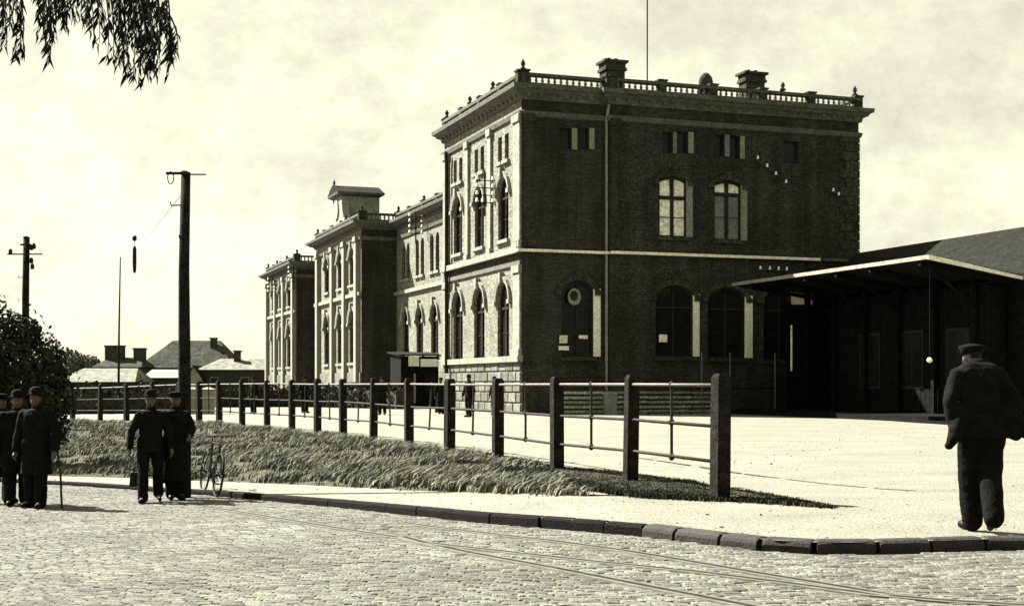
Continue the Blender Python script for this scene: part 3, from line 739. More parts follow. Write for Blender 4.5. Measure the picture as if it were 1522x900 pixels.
# --- links, central block, far pavilion
def block(x0, y0, y1, ztop_, bays, name_front='front', depth=14, parap=.6, pil=True, side=True, lower=None, upper=None, side_m='side', plz=2.2):
    pl = Plane('f', x0)
    L = y1-y0; us = bays
    lo = [OP(u, *lower) for u in us] if lower else []
    up = []
    if upper:
        for u in us:
            if upper[0] == 'pair':
                up += [OP(u-.62, .8, *upper[1:]), OP(u+.62, .8, *upper[1:])]
            else: up.append(OP(u, *upper))
    zc = ztop_-parap
    wall(pl, y0, y1, 0, zc, lo+up, name_front, bld)
    for o in lo: window(pl, o, bld, hood='stone', split=.68)
    for o in up: window(pl, o, bld, hood='stone' if o['w'] > .9 else None, cols=2 if o['w'] > .9 else 1, split=.7)
    mb = MB(); pl.box(mb, y0, y1, 7.5, 7.75, 0, .2); mb.build('string_course', 'stone', bld)
    mb = MB(); pl.box(mb, y0, y1, 0, plz, 0, .1); mb.build('plinth', 'plinth', bld)
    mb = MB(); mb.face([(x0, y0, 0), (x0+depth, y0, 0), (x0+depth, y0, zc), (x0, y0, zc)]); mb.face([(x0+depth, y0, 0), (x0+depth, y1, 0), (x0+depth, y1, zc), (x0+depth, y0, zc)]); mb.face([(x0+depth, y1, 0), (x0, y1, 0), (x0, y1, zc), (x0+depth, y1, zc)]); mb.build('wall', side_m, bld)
    cornice_set([(x0, y0), (x0+depth, y0), (x0+depth, y1), (x0, y1)], zc, .75, .55, parap, bld, frieze=.45, pier_step=3.4, fin_at=[(x0+.1, y0+.15, .45), (x0+.1, y1-.15, .45), (x0+.1, (y0*2+y1)/3, .35), (x0+.1, (y0+2*y1)/3, .35)])
    roof_flat(x0+.3, x0+depth-.3, y0+.3, y1-.3, zc, .5, bld)
    return pl
LY0, LY1 = PD+.02, 32.4
lb = [facY(p, 2.5) for p in (646, 624, 603)]; sp_ = lb[1]-lb[0]
lbays = [u for u in [lb[0]-sp_, lb[0], lb[1], lb[2]] if LY0+1.2 < u < LY1-1.2]
block(2.5, LY0, LY1-.02, 13.2, lbays, lower=(1.6, 3.3, 6.4, .8), upper=('pair', 8.5, 10.9, .4), depth=12)
CY0, CY1 = 32.4, 48.0
cpx = [facY(p) for p in (533, 515, 497, 475)]
cb = [(a+b)/2 for a, b in zip(cpx[:-1], cpx[1:])]
cpl = block(0, CY0, CY1, 13.2, cb, lower=(1.9, 2.9, 6.6, .9), upper=(1.7, 8.4, 11.0, .6), depth=14)
for u in cpx: pilaster(cpl, max(CY0+.02, u-.34), min(CY1-.02, u+.34), .4, 11.6, .3, 'limewash')
block(2.5, CY1+.02, 56.55, 12.6, [CY1+4.5], lower=(1.6, 3.3, 6.4, .8), upper=(1.4, 8.4, 10.6, .5), depth=12)
FY0, FY1 = 56.6, 71.7
fpl = block(0, FY0, FY1, 12.4, [FY0+3.4, FY0+7.5, FY0+11.6], lower=(1.9, 2.9, 6.6, .9), upper=(1.7, 8.2, 10.4, .6), depth=14)
for u in (FY0+.7, FY0+5.4, FY0+9.6, FY0+14.3): pilaster(fpl, u-.36, u+.36, .4, 10.9, .3, 'limewash')
# attic clock gable of the central block
ya, yb = facY(505.5), facY(494)
ya, yb = 38.9, 41.7
za = zat(290, 0, 40)
mb = MB(); mb.box(.0, 2.9, ya, yb, 12.5, za); mb.build('attic', 'stone', bld)
mb = MB(); sweep(mb, [(0, ya), (2.9, ya), (2.9, yb), (0, yb)], [(0, za-.2), (.3, za-.05), (.35, za+.1), (-.2, za+.14)]); mb.build('attic_cornice', 'cornice', bld)
mb = MB(); ym = (ya+yb)/2
mb.loft([[(-.35, ya-.35, za+.1), (-.35, yb+.35, za+.1), (-.35, ym, za+.75)], [(3.2, ya-.35, za+.1), (3.2, yb+.35, za+.1), (3.2, ym, za+.75)]]); mb.build('gable_roof', 'roof', bld, recalc=True)
mb = MB(); mb.lathe([(.12, za+.6), (.06, za+.8), (.1, za+.95), (.01, za+1.2)], (-.2, ym, 0), 6); mb.lathe([(.12, za+.1), (.05, za+.3), (.01, za+.6)], (-.2, yb+.2, 0), 6); mb.build('finial', 'dcornice', bld)
mb = MB(); 
for r0 in (0,): mb.loft([[(-.02, ym+.75*math.cos(a*math.pi/8), 14.3+.75*math.sin(a*math.pi/8)) for a in range(16)], [(-.1, ym+.75*math.cos(a*math.pi/8), 14.3+.75*math.sin(a*math.pi/8)) for a in range(16)]])
mb.build('medallion', 'stone', bld, recalc=True)
for s_, y0 in ((-1, ya), (1, yb)):
    mb = MB(); pr = [(0, 12.9), (2.2, 12.9), (1.7, 13.15), (.9, 13.5), (.45, 14.1), (.25, 14.8), (0, 15.0)]
    mb.loft([[(.0, y0+s_*a, b) for a, b in pr], [(.5, y0+s_*a, b) for a, b in pr]]); mb.build('scroll_bracket', 'stone', bld, recalc=True)
bld_M = Matrix.Translation(C0) @ Matrix.Rotation(TH, 4, 'Z')
def BW(x, y, z): return bld_M @ Vector((x, y, z))
# door of the side with ornament and a stoop
mb = MB()
dcx, dcz = sidX(853), zat(441, sidX(853), 0)
orn = thing('wall_emblem', 'small round pale emblem in the window left of the drainpipe', 'emblem', BW(dcx, -.02, dcz), TH)
mb.loft([[(.33*math.cos(a*math.pi/8), .0, .4*math.sin(a*math.pi/8)) for a in range(16)], [(.33*math.cos(a*math.pi/8), -.05, .4*math.sin(a*math.pi/8)) for a in range(16)]]); mb.build('rim', 'offwhite', orn, recalc=True)
mb = MB(); mb.loft([[(-.03+.2*math.cos(a*math.pi/8), -.055, .05+.24*math.sin(a*math.pi/8)) for a in range(16)], [(-.03+.2*math.cos(a*math.pi/8), -.07, .05+.24*math.sin(a*math.pi/8)) for a in range(16)]]); mb.build('field', 'frame', orn, recalc=True)
def notice(px0, px1, py0, py1, lab, m='paper', n=-.12, yl=0.0):
    x0, x1 = sidX(px0, yl), sidX(px1, yl); z0, z1 = zat(py1, x0, yl), zat(py0, x0, yl)
    t = thing('notice_board', lab, 'notice', BW((x0+x1)/2, yl-.1, z0), TH)
    w = (x1-x0)/2; mb = MB(); mb.box(-w-.03, w+.03, -.01, .02, -.03, z1-z0+.03); mb.build('backing', 'frame', t)
    mb = MB(); mb.box(-w, w, -.022, -.01, 0, z1-z0); mb.build('sheet', m, t)
notice(830, 842, 498, 510, 'small cream poster low on the left window of the side wall'); notice(829, 844, 514, 520, 'narrow white notice strip directly under the cream poster', 'white')
notice(859, 872, 498, 503, 'thin white notice at the foot of the left side window', 'white'); notice(978, 990, 497, 508, 'white notice in the second ground floor window of the side wall', 'white', yl=-.3)

# telegraph insulator brackets
def insulators(name_lab, pts, post=None):
    t = thing('insulator_bracket', name_lab, 'insulators', pts[0])
    P = [Vector(p)-Vector(pts[0]) for p in pts]
    mb = MB(); mb.tube([P[0]+Vector((-.15, .08, -.16)), P[-1]+Vector((.15, .08, -.16))], .03, 6); mb.build('bracket', 'iron', t)
    mb = MB(); mb.lathe([(.03, -.14), (.1, -.13), (.1, -.06), (.06, -.03), (.08, .02), (.07, .09), (.01, .12)], n=8); me = mb.mesh('insulator'); me.materials.append(M['porcelain'])
    for p in P: inst('insulator', me, t, p, scale=(.62, .62, .68))
def wallpts(pxs, yl=-.28, n=.35):
    return [BW(sidX(a, yl), yl-n, zat(b, sidX(a, yl), yl)) for a, b in pxs]
insulators('four white insulators stepping down the dark side wall beside the upper windows', wallpts([(1121, 235), (1135, 247), (1148, 258.5), (1163, 270.5)]))
insulators('four white insulators in a level row just above the canopy', wallpts([(1125, 398), (1139, 398.5), (1152, 399), (1164, 399.5)]))
insulators('pair of white insulators high near the right corner of the side wall', wallpts([(1233, 283), (1241, 289)]))
def rack(px, py, yl, xl, lab, rows=4, dx=.45, dz=.36):
    t = thing('insulator_rack', lab, 'insulators', BW(xl-.5, yl, zat(py, xl, yl)), TH)
    h = rows*dz; mb = MB(); mb.tube([(0, 0, -h-.4), (0, 0, .3)], .05, 6); mb.build('upright', 'iron', t)
    for k in range(rows):
        mb = MB(); mb.tube([(-dx, 0, -k*dz-.1), (dx, 0, -k*dz-.1)], .025, 6); mb.tube([(0, 0, -k*dz-.1), (.5, 0, -k*dz-.1)], .02, 6); mb.build('crossarm', 'iron', t)
    mb = MB(); mb.lathe([(.03, -.1), (.12, -.09), (.12, 0), (.07, .03), (.1, .08), (.02, .16)], n=8); me = mb.mesh('insulator'); me.materials.append(M['porcelain'])
    for k in range(rows):
        for s_ in (-1, 1): inst('insulator', me, t, (s_*dx*.9, 0, -k*dz), scale=(.7, .7, .75))
rack(622.5, 320, facY(622.5, 2.0), 2.3, 'rack of white insulators below the cornice of the recessed wing', 4)
rack(449, 398, FY0+.2, .3, 'rack of white insulators on the near corner of the far pavilion', 4)
rack(413, 415, facY(413), 0.0, 'rack of white insulators on the front of the far pavilion', 4)
rack(735, 266, facY(735), 0.0, 'rack of white insulators between the upper windows of the near front', 4)

# low plank fence at the foot of the side wall
x0, x1 = sidX(832, -2.2), sidX(1062, -2.2)
pfn = thing('plank_fence', 'low fence of pale horizontal planks standing before the dark side wall', 'fence', BW(x0, -2.2, 0), TH)
L = x1-x0
nb = 4
for k in range(int(L/2.2)+1):
    mb = MB(); a = min(L-.1, k*2.2); mb.box(a, a+.1, 0, .1, 0, 1.15); mb.build('post', 'timber', pfn)
for r in range(5):
    a = 0
    while a < L-.05:
        b = min(L, a+2.2); mb = MB(); z = .08+r*.215; dz = R.uniform(-.012, .012); mb.box(a+.01, b-.01, -.03, -.003, z+dz, z+.12+dz); mb.build('plank', 'plank', pfn); a = b
gpst = thing('gate_post', 'pale stout gate post in the low plank fence below the drainpipe', 'post', BW(sidX(907, -2.4), -2.4, 0), TH)
mb = MB(); mb.box(-.25, .25, -.2, .2, 0, .92); mb.build('shaft', 'offwhite', gpst); mb = MB(); mb.hexa([(-.3, -.25, .92), (.3, -.25, .92), (.3, .25, .92), (-.3, .25, .92), (-.2, -.15, 1.02), (.2, -.15, 1.02), (.2, .15, 1.02), (-.2, .15, 1.02)]); mb.build('cap', 'offwhite', gpst)
bar = thing('picket_stakes', 'thin pale stakes standing along the wall beside the canopy', 'stakes', BW(sidX(1046, -2.0), -2.0, 0), TH)
for px in (1046, 1088, 1155):
    mb = MB(); xx = sidX(px, -2.0)-sidX(1046, -2.0); mb.tube([(xx, .2, 0), (xx, .2, 2.9)], .035, 6); mb.build('stake', 'dimcurtain', bar)
mb = MB(); mb.tube([(-.3, .2, 1.2), (sidX(1160, -2)-sidX(1046, -2), .2, 1.2)], .03, 6); mb.build('rail', 'timber', bar)

# kiosk with white signs before the recessed wing
kd = 79.0
kc = at(627, 600, kd); kio = thing('kiosk', 'dark wooden kiosk with two white sign boards at the recessed wing', 'kiosk', (kc.x, kc.y, 0), TH)
mb = MB(); mb.box(-1.25, 1.0, 0, 2.4, 0, 3.0); mb.build('wall', 'timber', kio)
mb = MB(); mb.hexa([(-1.4, -.05, 3.02), (1.15, -.05, 3.02), (1.15, 2.6, 3.2), (-1.4, 2.6, 3.2), (-1.4, -.05, 3.1), (1.15, -.05, 3.1), (1.15, 2.6, 3.3), (-1.4, 2.6, 3.3)]); mb.build('roof', 'roof', kio)
mb = MB(); mb.box(-.82, -.2, -.12, -.06, 2.42, 3.0); mb.build('sign', 'white', kio); mb = MB(); mb.box(-.1, .92, -.14, -.06, 2.4, 2.84); mb.build('sign', 'porcelain', kio)
mb = MB(); mb.box(-.5, -.38, -.06, -.003, .3, 2.0); mb.build('door_post', 'offwhite', kio)
mb = MB(); mb.box(.2, .85, -.05, -.003, 1.0, 2.0); mb.build('hatch', 'glass', kio)
for k in range(9):
    mb = MB(); mb.box(-1.25+k*.25+.01, -1.25+(k+1)*.25-.01, -.025, -.002, 0, 2.4); mb.build('board', 'timber', kio)

# ---------------------------------------------------------------- canopy and hall at the right
fdir = Vector((-st_, ct, 0)); sdir = Vector((ct, st_, 0))
N0 = Vector(((1380-CX)/F*50.3, 50.3, 0))
can = thing('platform_canopy', 'low dark canopy building with a white roof edge against the right side of the station', 'canopy', N0, TH)
# local: +x along side direction, +y back towards the station
ez = 6.12; Lc = 14.7
mb = MB(); mb.hexa([(0, 0, ez-.12), (4.2, 0, ez-.75), (4.2, Lc, ez-.75), (0, Lc, ez-.12), (0, 0, ez+.02), (4.2, 0, ez-.6), (4.2, Lc, ez-.6), (0, Lc, ez+.02)]); mb.build('roof', 'roof', can)
mb = MB(); mb.box(-.06, -.003, -.06, Lc+.1, ez-.13, ez+.02); mb.build('fascia', 'zinc', can)
mb = MB(); mb.hexa([(-.06, -.07, ez-.14), (4.2, -.07, ez-.78), (4.2, -.004, ez-.78), (-.06, -.004, ez-.14), (-.06, -.07, ez+.03), (4.2, -.07, ez-.66), (4.2, -.004, ez-.66), (-.06, -.004, ez-.03)]); mb.build('fascia', 'white', can)  # end fascia coloured whiter than the long one to make up for its shade
# timber walls (boards one by one on the long side)
Lw = 11.0
mb = MB(); mb.box(3.2, 4.2, .9, Lw, 0, 5.2); mb.build('wall', 'timber', can)
k = 0; y = .9
while y < Lw-.05:
    b = min(Lw, y+.3); 
    mb = MB(); mb.box(3.155+R.uniform(-.006, .006), 3.197, y+.012, b-.012, .25, 5.15); mb.build('board', 'timber', can); y = b
x = 3.2
while x < 4.1:
    mb = MB(); mb.box(x+.012, x+.29, .86, .897, .25, 5.15); mb.build('board', 'timber', can); x += .3
for y in (1.2, 3.6, 6.0, 8.4, 10.8, 13.0):
    mb = MB(); mb.box(2.9, 3.08, y, y+.18, 0, 5.5); mb.hexa([(2.9, y+.03, 4.4), (3.05, y+.03, 4.4), (3.05, y+.15, 4.4), (2.9, y+.15, 4.4), (.9, y+.03, 5.85), (1.1, y+.03, 5.82), (1.1, y+.15, 5.82), (.9, y+.15, 5.85)]); mb.build('post', 'timber', can)
for y in (.5, 3.7, 6.1, 8.5, 10.9, 13.1):
    mb = MB(); mb.hexa([(.02, y, ez-.34), (4.1, y, ez-.95), (4.1, y+.14, ez-.95), (.02, y+.14, ez-.34), (.02, y, ez-.14), (4.1, y, ez-.76), (4.1, y+.14, ez-.76), (.02, y+.14, ez-.14)]); mb.build('rafter', 'timber', can)
# clerestory panes seen below the eave
def can_y(px, xl):
    k = (px-CX)/F; return (N0.x+ct*xl-k*(N0.y+st_*xl))/(k*ct+st_)
# end screen across the far end of the canopy with two bright panes
ys = 13.2
def can_x(px, yl):
    k = (px-CX)/F; return (k*(N0.y+ct*yl)-(N0.x-st_*yl))/(ct-k*st_)
scr = [can_x(1172, ys), can_x(1194, ys), can_x(1197, ys), can_x(1206, ys)]
dsc = N0.y+st_*scr[0]+ct*ys; z0, z1 = HC-(452-HY)/F*dsc, HC-(433-HY)/F*dsc
mb = MB(); mb.box(scr[0]-.1, 4.2, ys, ys+.1, 0, 5.2); mb.build('end_screen', 'timber', can)
for a, b in ((scr[0]+.1, scr[1]), (scr[2], scr[3])):
    mb = MB(); mb.box(a-.06, b+.06, ys-.06, ys-.002, z0-.06, z1+.06); w_ = mb.build('window', 'frame', can); mb = MB(); mb.box(a, b, ys-.075, ys-.062, z0, z1); mb.build('pane', 'porcelain', w_)
mb = MB(); xx = can_x(1176.5, ys-.5); mb.tube([(xx, ys-.5, 2.0), (xx, ys-.5, 4.1)], .045, 8); mb.build('lamp_pipe', 'white', can)
mb = MB(); mb.box(-.2, 4.3, -.25, Lw+4, 0, .22); mb.build('platform_step', 'timber', can)
for y in (1.6, 4.6, 7.6):
    mb = MB(); mb.box(3.13, 3.153, y, y+1.5, 1.2, 3.6); w_ = mb.build('window', 'frame', can); 
    for q in (0, 1):
        mb = MB(); mb.box(3.122, 3.129, y+.08+q*.7, y+.72+q*.7, 1.3, 3.5); mb.build('pane', 'glass', w_)
lp = at(1369, 535, 49.0)
pl_ = thing('pendant_lamp', 'small white globe lamp hanging on a rod from the canopy edge', 'lamp', (N0+sdir*.35+fdir*.4).to_tuple())
hz_ = lp.z; q_ = 0
tl = pl_.location; kpx = CX+F*tl.x/tl.y
mb = MB(); zg = HC-(535-HY)/F*tl.y; mb.tube([(0, 0, zg+.1), (0, 0, 5.85)], .012, 6); mb.build('rod', 'iron', pl_); mb = MB(); mb.lathe([(.01, zg-.1), (.08, zg-.07), (.11, zg), (.08, zg+.07), (.03, zg+.1)], n=12); mb.build('globe', 'lampglass', pl_, smooth=True)
# hall behind with rising roof
hal = thing('goods_hall', 'long dark hall with a sloping roof rising behind the canopy at the right edge', 'building', (N0+sdir*4.25+fdir*(-.5)).to_tuple(), TH)
mb = MB(); mb.hexa([(0, 0, 5.45), (4.3, 0, 7.9), (4.3, 22, 7.9), (0, 22, 5.45), (0, 0, 5.6), (4.3, 0, 8.05), (4.3, 22, 8.05), (0, 22, 5.6)]); mb.hexa([(4.3, 0, 7.9), (12, 0, 5.4), (12, 22, 5.4), (4.3, 22, 7.9), (4.3, 0, 8.05), (12, 0, 5.6), (12, 22, 5.6), (4.3, 22, 8.05)]); mb.build('roof', 'roof', hal)
mb = MB(); mb.loft([[(.05, .5, 0), (11.7, .5, 0), (11.7, .5, 5.4), (4.3, .5, 7.8), (.05, .5, 5.4)], [(.05, 21.6, 0), (11.7, 21.6, 0), (11.7, 21.6, 5.4), (4.3, 21.6, 7.8), (.05, 21.6, 5.4)]]); mb.build('wall', 'timber', hal, recalc=True)
x = .05
while x < 11.5:
    mb = MB(); zt2 = 5.3+2.4*x/4.3 if x < 4.2 else 7.6-2.2*(x-4.2)/7.5; mb.box(x+.015, x+.33, .455, .496, .1, zt2); mb.build('board', 'timber', hal); x += .345
mb = MB(); mb.hexa([(4.25, -.08, 7.93), (4.9, -.08, 7.72), (4.9, -.005, 7.72), (4.25, -.005, 7.93), (4.25, -.08, 8.08), (4.9, -.08, 7.9), (4.9, -.005, 7.9), (4.25, -.005, 8.08)]); mb.build('verge_board', 'zinc', hal)
# edging of the forecourt before the canopy
ed = [gp(1300, 622.5), gp(1340, 626), (gp(1420, 631)), gp(1540, 636)]
mb = MB()
for a, b in zip(ed[:-1], ed[1:]):
    d = (b-a).normalized(); nn = Vector((-d.y, d.x, 0))*.12
    mb.hexa([a-nn, b-nn, b+nn, a+nn]+[p+Vector((0, 0, .1)) for p in (a-nn, b-nn, b+nn, a+nn)])
tag(mb.build('forecourt_edging', 'kerb'), kind='structure')
# gutter line over the forecourt
gl = [gp(a, b) for a, b in ((930, 678), (970, 683), (1040, 693), (1100, 703), (1170, 712), (1230, 719), (1300, 725.5), (1360, 729))]
mb = MB()
for k, (a, b) in enumerate(zip(gl[:-1], gl[1:])):
    d = (b-a).normalized(); nn = Vector((-d.y, d.x, 0))*.035; up = Vector((0, 0, .006))
    e0, e1 = (.0, 1.) if k % 2 == 0 else (.1, .8)
    a2, b2 = a.lerp(b, e0), a.lerp(b, e1); mb.hexa([a2-nn, b2-nn, b2+nn, a2+nn, a2-nn+up, b2-nn+up, b2+nn+up, a2+nn+up])
tag(mb.build('gutter_line', 'earth'), kind='structure')

# ---------------------------------------------------------------- poles
def pole(label, x, y, zb, h, r0, r1, arms, pegs=(), loop=False):
    t = thing('telegraph_pole', label, 'pole', (x, y, zb))
    mb = MB(); mb.tube([(0, 0, -.4), (0.01, 0, h*.3), (0, 0, h*.7), (.03, 0, h)], [r0, r0*.7+r1*.3, r0*.3+r1*.7, r1], 14); mb.build('shaft', 'pole', t, smooth=True)
    mb = MB(); mb.lathe([(r1*1.02, h), (r1*.7, h+.02), (.01, h+.03)], n=12); mb.build('cap', 'iron', t)
    for (z, a, b, th, m_) in arms:
        mb = MB(); mb.tube([(a, -r1-.015, z), (b, -r1-.015, z)], th, 6); mb.build('crossarm', m_, t)
    for (z, a) in pegs:
        mb = MB(); mb.tube([(0, -r1*.6, z), (a, -r1*.6, z-.01), (a-.01, -r1*.6, z+.05)], .012, 6); mb.build('peg', 'iron', t)
    return t
pm_ = gp(268, 733, ztop)
zt2 = HC-(256-HY)/F*pm_.y; k_ = pm_.y/F
tp = pole('tall dark telegraph pole standing at the kerb beside the bicycle', pm_.x+.06, pm_.y, pm_.z, zt2-pm_.z, .115, .075, [(zt2-pm_.z-.03, -.27, 0.0, .024, 'pole'), (zt2-pm_.z-.05, .0, .38, .012, 'iron')], [(zt2-pm_.z-49*k_, -.2), (zt2-pm_.z-98*k_, -.06)])
mb = MB(); hh = zt2-pm_.z; mb.tube([(-.2+.05*math.cos(a*math.pi/6), -.07, hh-.1+.1*math.sin(a*math.pi/6)) for a in range(-8, 6)], .009, 6); mb.build('hook', 'iron', tp)
p2 = at(38, 600, 42.0); h2 = HC-(352-HY)/F*42+.4
t2_ = pole('dark telegraph pole rising out of the bush at the left', p2.x, p2.y, -.4, h2, .13, .095, [(h2-26*42/F, -.52, .55, .022, 'iron'), (h2-12*42/F, -.12, .2, .03, 'pole')], [(h2-60*42/F, -.2)])
mb = MB(); mb.lathe([(.03, -.1), (.06, -.08), (.06, 0), (.05, .05), (.01, .08)], n=8); me = mb.mesh('insulator'); me.materials.append(M['iron'])
for dx_, dz_ in ((.22, -.32), (.3, -.28), (.22, -.72), (.25, -.9), (-.42, -.45)): inst('insulator', me, t2_, (dx_, -.12, h2+dz_))
for dx_, dz_ in ((.22, -.32), (.22, -.72)): pass
p3 = at(176, 560, 70.0); h3 = HC-(382-HY)/F*70
mast = thing('lamp_mast', 'thin tall mast behind the fence with an arc lamp hung beside it', 'mast', (p3.x, p3.y, 0))
mb = MB(); mb.tube([(0, 0, -.3), (.03, 0, h3*.5), (.1, 0, h3)], [.075, .05, .03], 8); mb.build('shaft', 'pole', mast)
al = at(200, 385, 60.0)
arc = thing('arc_lamp', 'slim black arc lamp hanging in the sky from a thin wire', 'lamp', (al.x, al.y, al.z))
mb = MB(); mb.lathe([(.01, -.62), (.05, -.58), (.075, -.5), (.09, -.1), (.085, .45), (.05, .55), (.02, .6)], n=10); mb.build('housing', 'iron', arc, smooth=True); mb = MB(); mb.lathe([(.02, .78), (.1, .85), (.1, .98), (.03, 1.05)], n=8); mb.build('pulley', 'iron', arc); mb = MB(); mb.tube([(0, 0, .58), (0, 0, .8)], .012, 5); mb.build('hanger', 'iron', arc)
wire = thing('span_wire', 'thin wire stretched from the mast that carries the arc lamp', 'wire', (al.x, al.y, al.z+1.03))
mb = MB(); a = Vector((p3.x+.1, p3.y, h3-.05))-Vector(wire.location); mb.tube([a, a*.4+Vector((0, 0, -.15)), (0, 0, 0)], .007, 4)
b = Vector((pm_.x+.06, pm_.y+.03, zt2-.3))-Vector(wire.location); mb.tube([(0, 0, 0), b*.5+Vector((0, 0, -.4)), b], .006, 4); mb.build('strand', 'iron', wire)

# ---------------------------------------------------------------- foliage
def leaf_cloud(name, blobs, n, size, m, parent=None, kind=None, seed=0, aspect=.55, shell=.55):
    rng = np.random.default_rng(seed); vol = np.array([b[3]*b[4]*b[5] for b in blobs])**.75; pr = vol/vol.sum()
    k = rng.choice(len(blobs), n, p=pr); bb = np.array(blobs)[k]
    d = rng.normal(0, 1, (n, 3)); d /= np.linalg.norm(d, axis=1)[:, None]; r = rng.uniform(shell**3, 1.12, n)**(1/3)
    P = bb[:, :3]+d*r[:, None]*bb[:, 3:6]
    a = rng.normal(0, 1, (n, 3)); a /= np.linalg.norm(a, axis=1)[:, None]; b = np.cross(a, d+rng.normal(0, .4, (n, 3))); b /= np.linalg.norm(b, axis=1)[:, None]+1e-9
    s = (size*rng.uniform(.6, 1.4, n))[:, None]
    V = np.stack([P-a*s, P-b*s*aspect, P+a*s, P+b*s*aspect], 1).reshape(-1, 3); Fc = np.arange(4*n).reshape(-1, 4)
    o = bulk(name, V, Fc, m, parent)
    if kind: o['kind'] = kind
    return o
# bush on the bank at left
bc = at(20, 600, 31.0)
bush = thing('bushy_tree', 'dark bushy tree on the bank behind the group of men at the left', 'tree', (bc.x, bc.y, -.2))
leaf_cloud('crown', [(-.6, 0, 2.3, 1.2, 1.0, 1.1), (.3, .1, 1.9, .85, .9, 1.0), (.6, 0, 1.25, .75, .8, .8), (-1.5, .2, 1.8, 1.2, 1.0, 1.2), (-.3, .2, 1.0, 1.2, .9, .9), (.15, 0, 2.75, .5, .5, .42), (-1.2, .1, 2.9, .8, .7, .5), (.95, 0, 1.75, .32, .3, .3), (.2, -.2, .6, 1.1, .8, .75), (-1.3, 0, .8, 1.2, .9, .9)], 17000, .07, 'leaf', bush, seed=3)
leaf_cloud('outer_sprays', [(-.5, 0, 2.35, 1.4, 1.1, 1.28), (.5, 0, 1.6, 1.0, .9, 1.1)], 500, .06, 'leaf', bush, seed=5, shell=.95)
mb = MB(); mb.tube([(-.3, .1, -.1), (-.28, .1, .8), (-.4, .1, 1.8), (-.6, .1, 2.6)], [.14, .11, .08, .03], 10)
mb.tube([(-.28, .1, .8), (.2, .1, 1.4), (.5, .1, 2.0)], [.07, .05, .02], 8); mb.tube([(-.33, .1, 1.2), (-.9, .1, 1.7), (-1.4, .1, 2.3)], [.07, .05, .02], 8); mb.build('trunk', 'bark', bush)

# overhanging tree (trunk outside the frame)
tr = thing('weeping_tree', 'weeping tree with hanging narrow leaves over the upper left corner', 'tree', (-5.6, 8.0, -.6))
TO = Vector(tr.location)
mb = MB(); mb.tube([(0, 0, -.2), (.05, 0, 1.5), (.2, .05, 3), (.4, 0, 4.5), (.5, 0, 6.5)], [.3, .24, .2, .14, .05], 12)
mb.tube([(.3, 0, 3.6), (1.3, -.3, 4.35), (2.4, -.5, 4.55), (3.3, -.7, 4.4), (3.9, -.8, 4.15)], [.1, .07, .045, .025, .01], 8)
mb.tube([(.25, 0, 3.3), (-1.2, 1.6, 4.6), (-2.4, 3.2, 5.8)], [.1, .06, .02], 8); mb.tube([(.35, 0, 4.2), (.6, 1.0, 5.0), (1.0, 2, 5.4)], [.09, .05, .02], 8)  # first limb reaches the unseen clumps added for shade
mb.build('trunk', 'bark', tr)
strands = []
def strand(px, py0, py1, n, dd=0):
    y = 7.1+dd+R.uniform(-.5, .5); strands.append((px, py0, py1, n, y))
for px, py1 in ((4, 55), (10, 90), (14, 60), (22, 100), (28, 95), (18, 40), (8, 35), (3, 80), (34, 90)): strand(px, -60, py1, 0)
for px, py1 in ((56, 62), (62, 40), (68, 85), (72, 100), (66, 55), (60, 30), (75, 95), (80, 75), (70, 70)): strand(px, -60, py1, 0)
for px, py1 in ((82, 40), (88, 35), (94, 55), (99, 60), (106, 50), (90, 30), (100, 35), (85, 20), (112, 40), (95, 45)): strand(px, -60, py1, 0)
for px, py1 in ((120, 38), (126, 45), (133, 60), (140, 70), (148, 75), (130, 30), (145, 40), (152, 45)): strand(px, -60, py1, 0)
for px, py1 in ((160, 95), (168, 100), (176, 108), (184, 120), (190, 128), (198, 125), (206, 128), (214, 132), (222, 130), (230, 128), (238, 118), (180, 60), (188, 70), (196, 80), (204, 90), (212, 90), (220, 95), (228, 90), (236, 85), (175, 50), (200, 60), (215, 60), (225, 70), (210, 110), (218, 115), (226, 112), (234, 108), (192, 50), (184, 90), (246, 100), (204, 40), (216, 35), (198, 30), (240, 60), (250, 125)): strand(px, -60, py1, 0)
for px, py1 in ((256, 98), (262, 100), (266, 95), (270, 92)): strand(px-6, 10, py1, 0)
LV = []; LF = []; TW = MB()
def leaf(p, d, l, w):
    d = Vector(d).normalized(); q = d.cross(Vector((R.gauss(0, 1), R.gauss(0, 1), R.gauss(0, .5)))).normalized(); k = len(LV); bend = q.cross(d)*l*.1
    LV.extend([tuple(p), tuple(p+d*l*.4+q*w+bend), tuple(p+d*l), tuple(p+d*l*.4-q*w+bend)]); LF.append((k, k+1, k+2, k+3))
for (px, py0, py1, n, y) in strands:
    a = at(px-R.uniform(6, 30), py0, y); b = at(px, py1-12, y); mid = a.lerp(b, .5)+Vector((.05, 0, .03))
    P = [a.lerp(mid, t/4) if False else (a*(1-t/10)**2+mid*2*(t/10)*(1-t/10)+b*(t/10)**2) for t in range(11)]
    TW.tube([p-TO for p in P], [.006*(1-k/14) for k in range(11)], 4)
    L = (b-a).length; kk = int(L/.0165)
    for j in range(kk):
        t = R.random(); q = P[min(9, int(t*10))].lerp(P[min(10, int(t*10)+1)], t*10 % 1)
        sx = R.choice((-1, 1)); leaf(q-TO, (sx*R.uniform(.05, .6)-.2, R.gauss(0, .4), -1), R.uniform(.055, .095), R.uniform(.005, .0085))
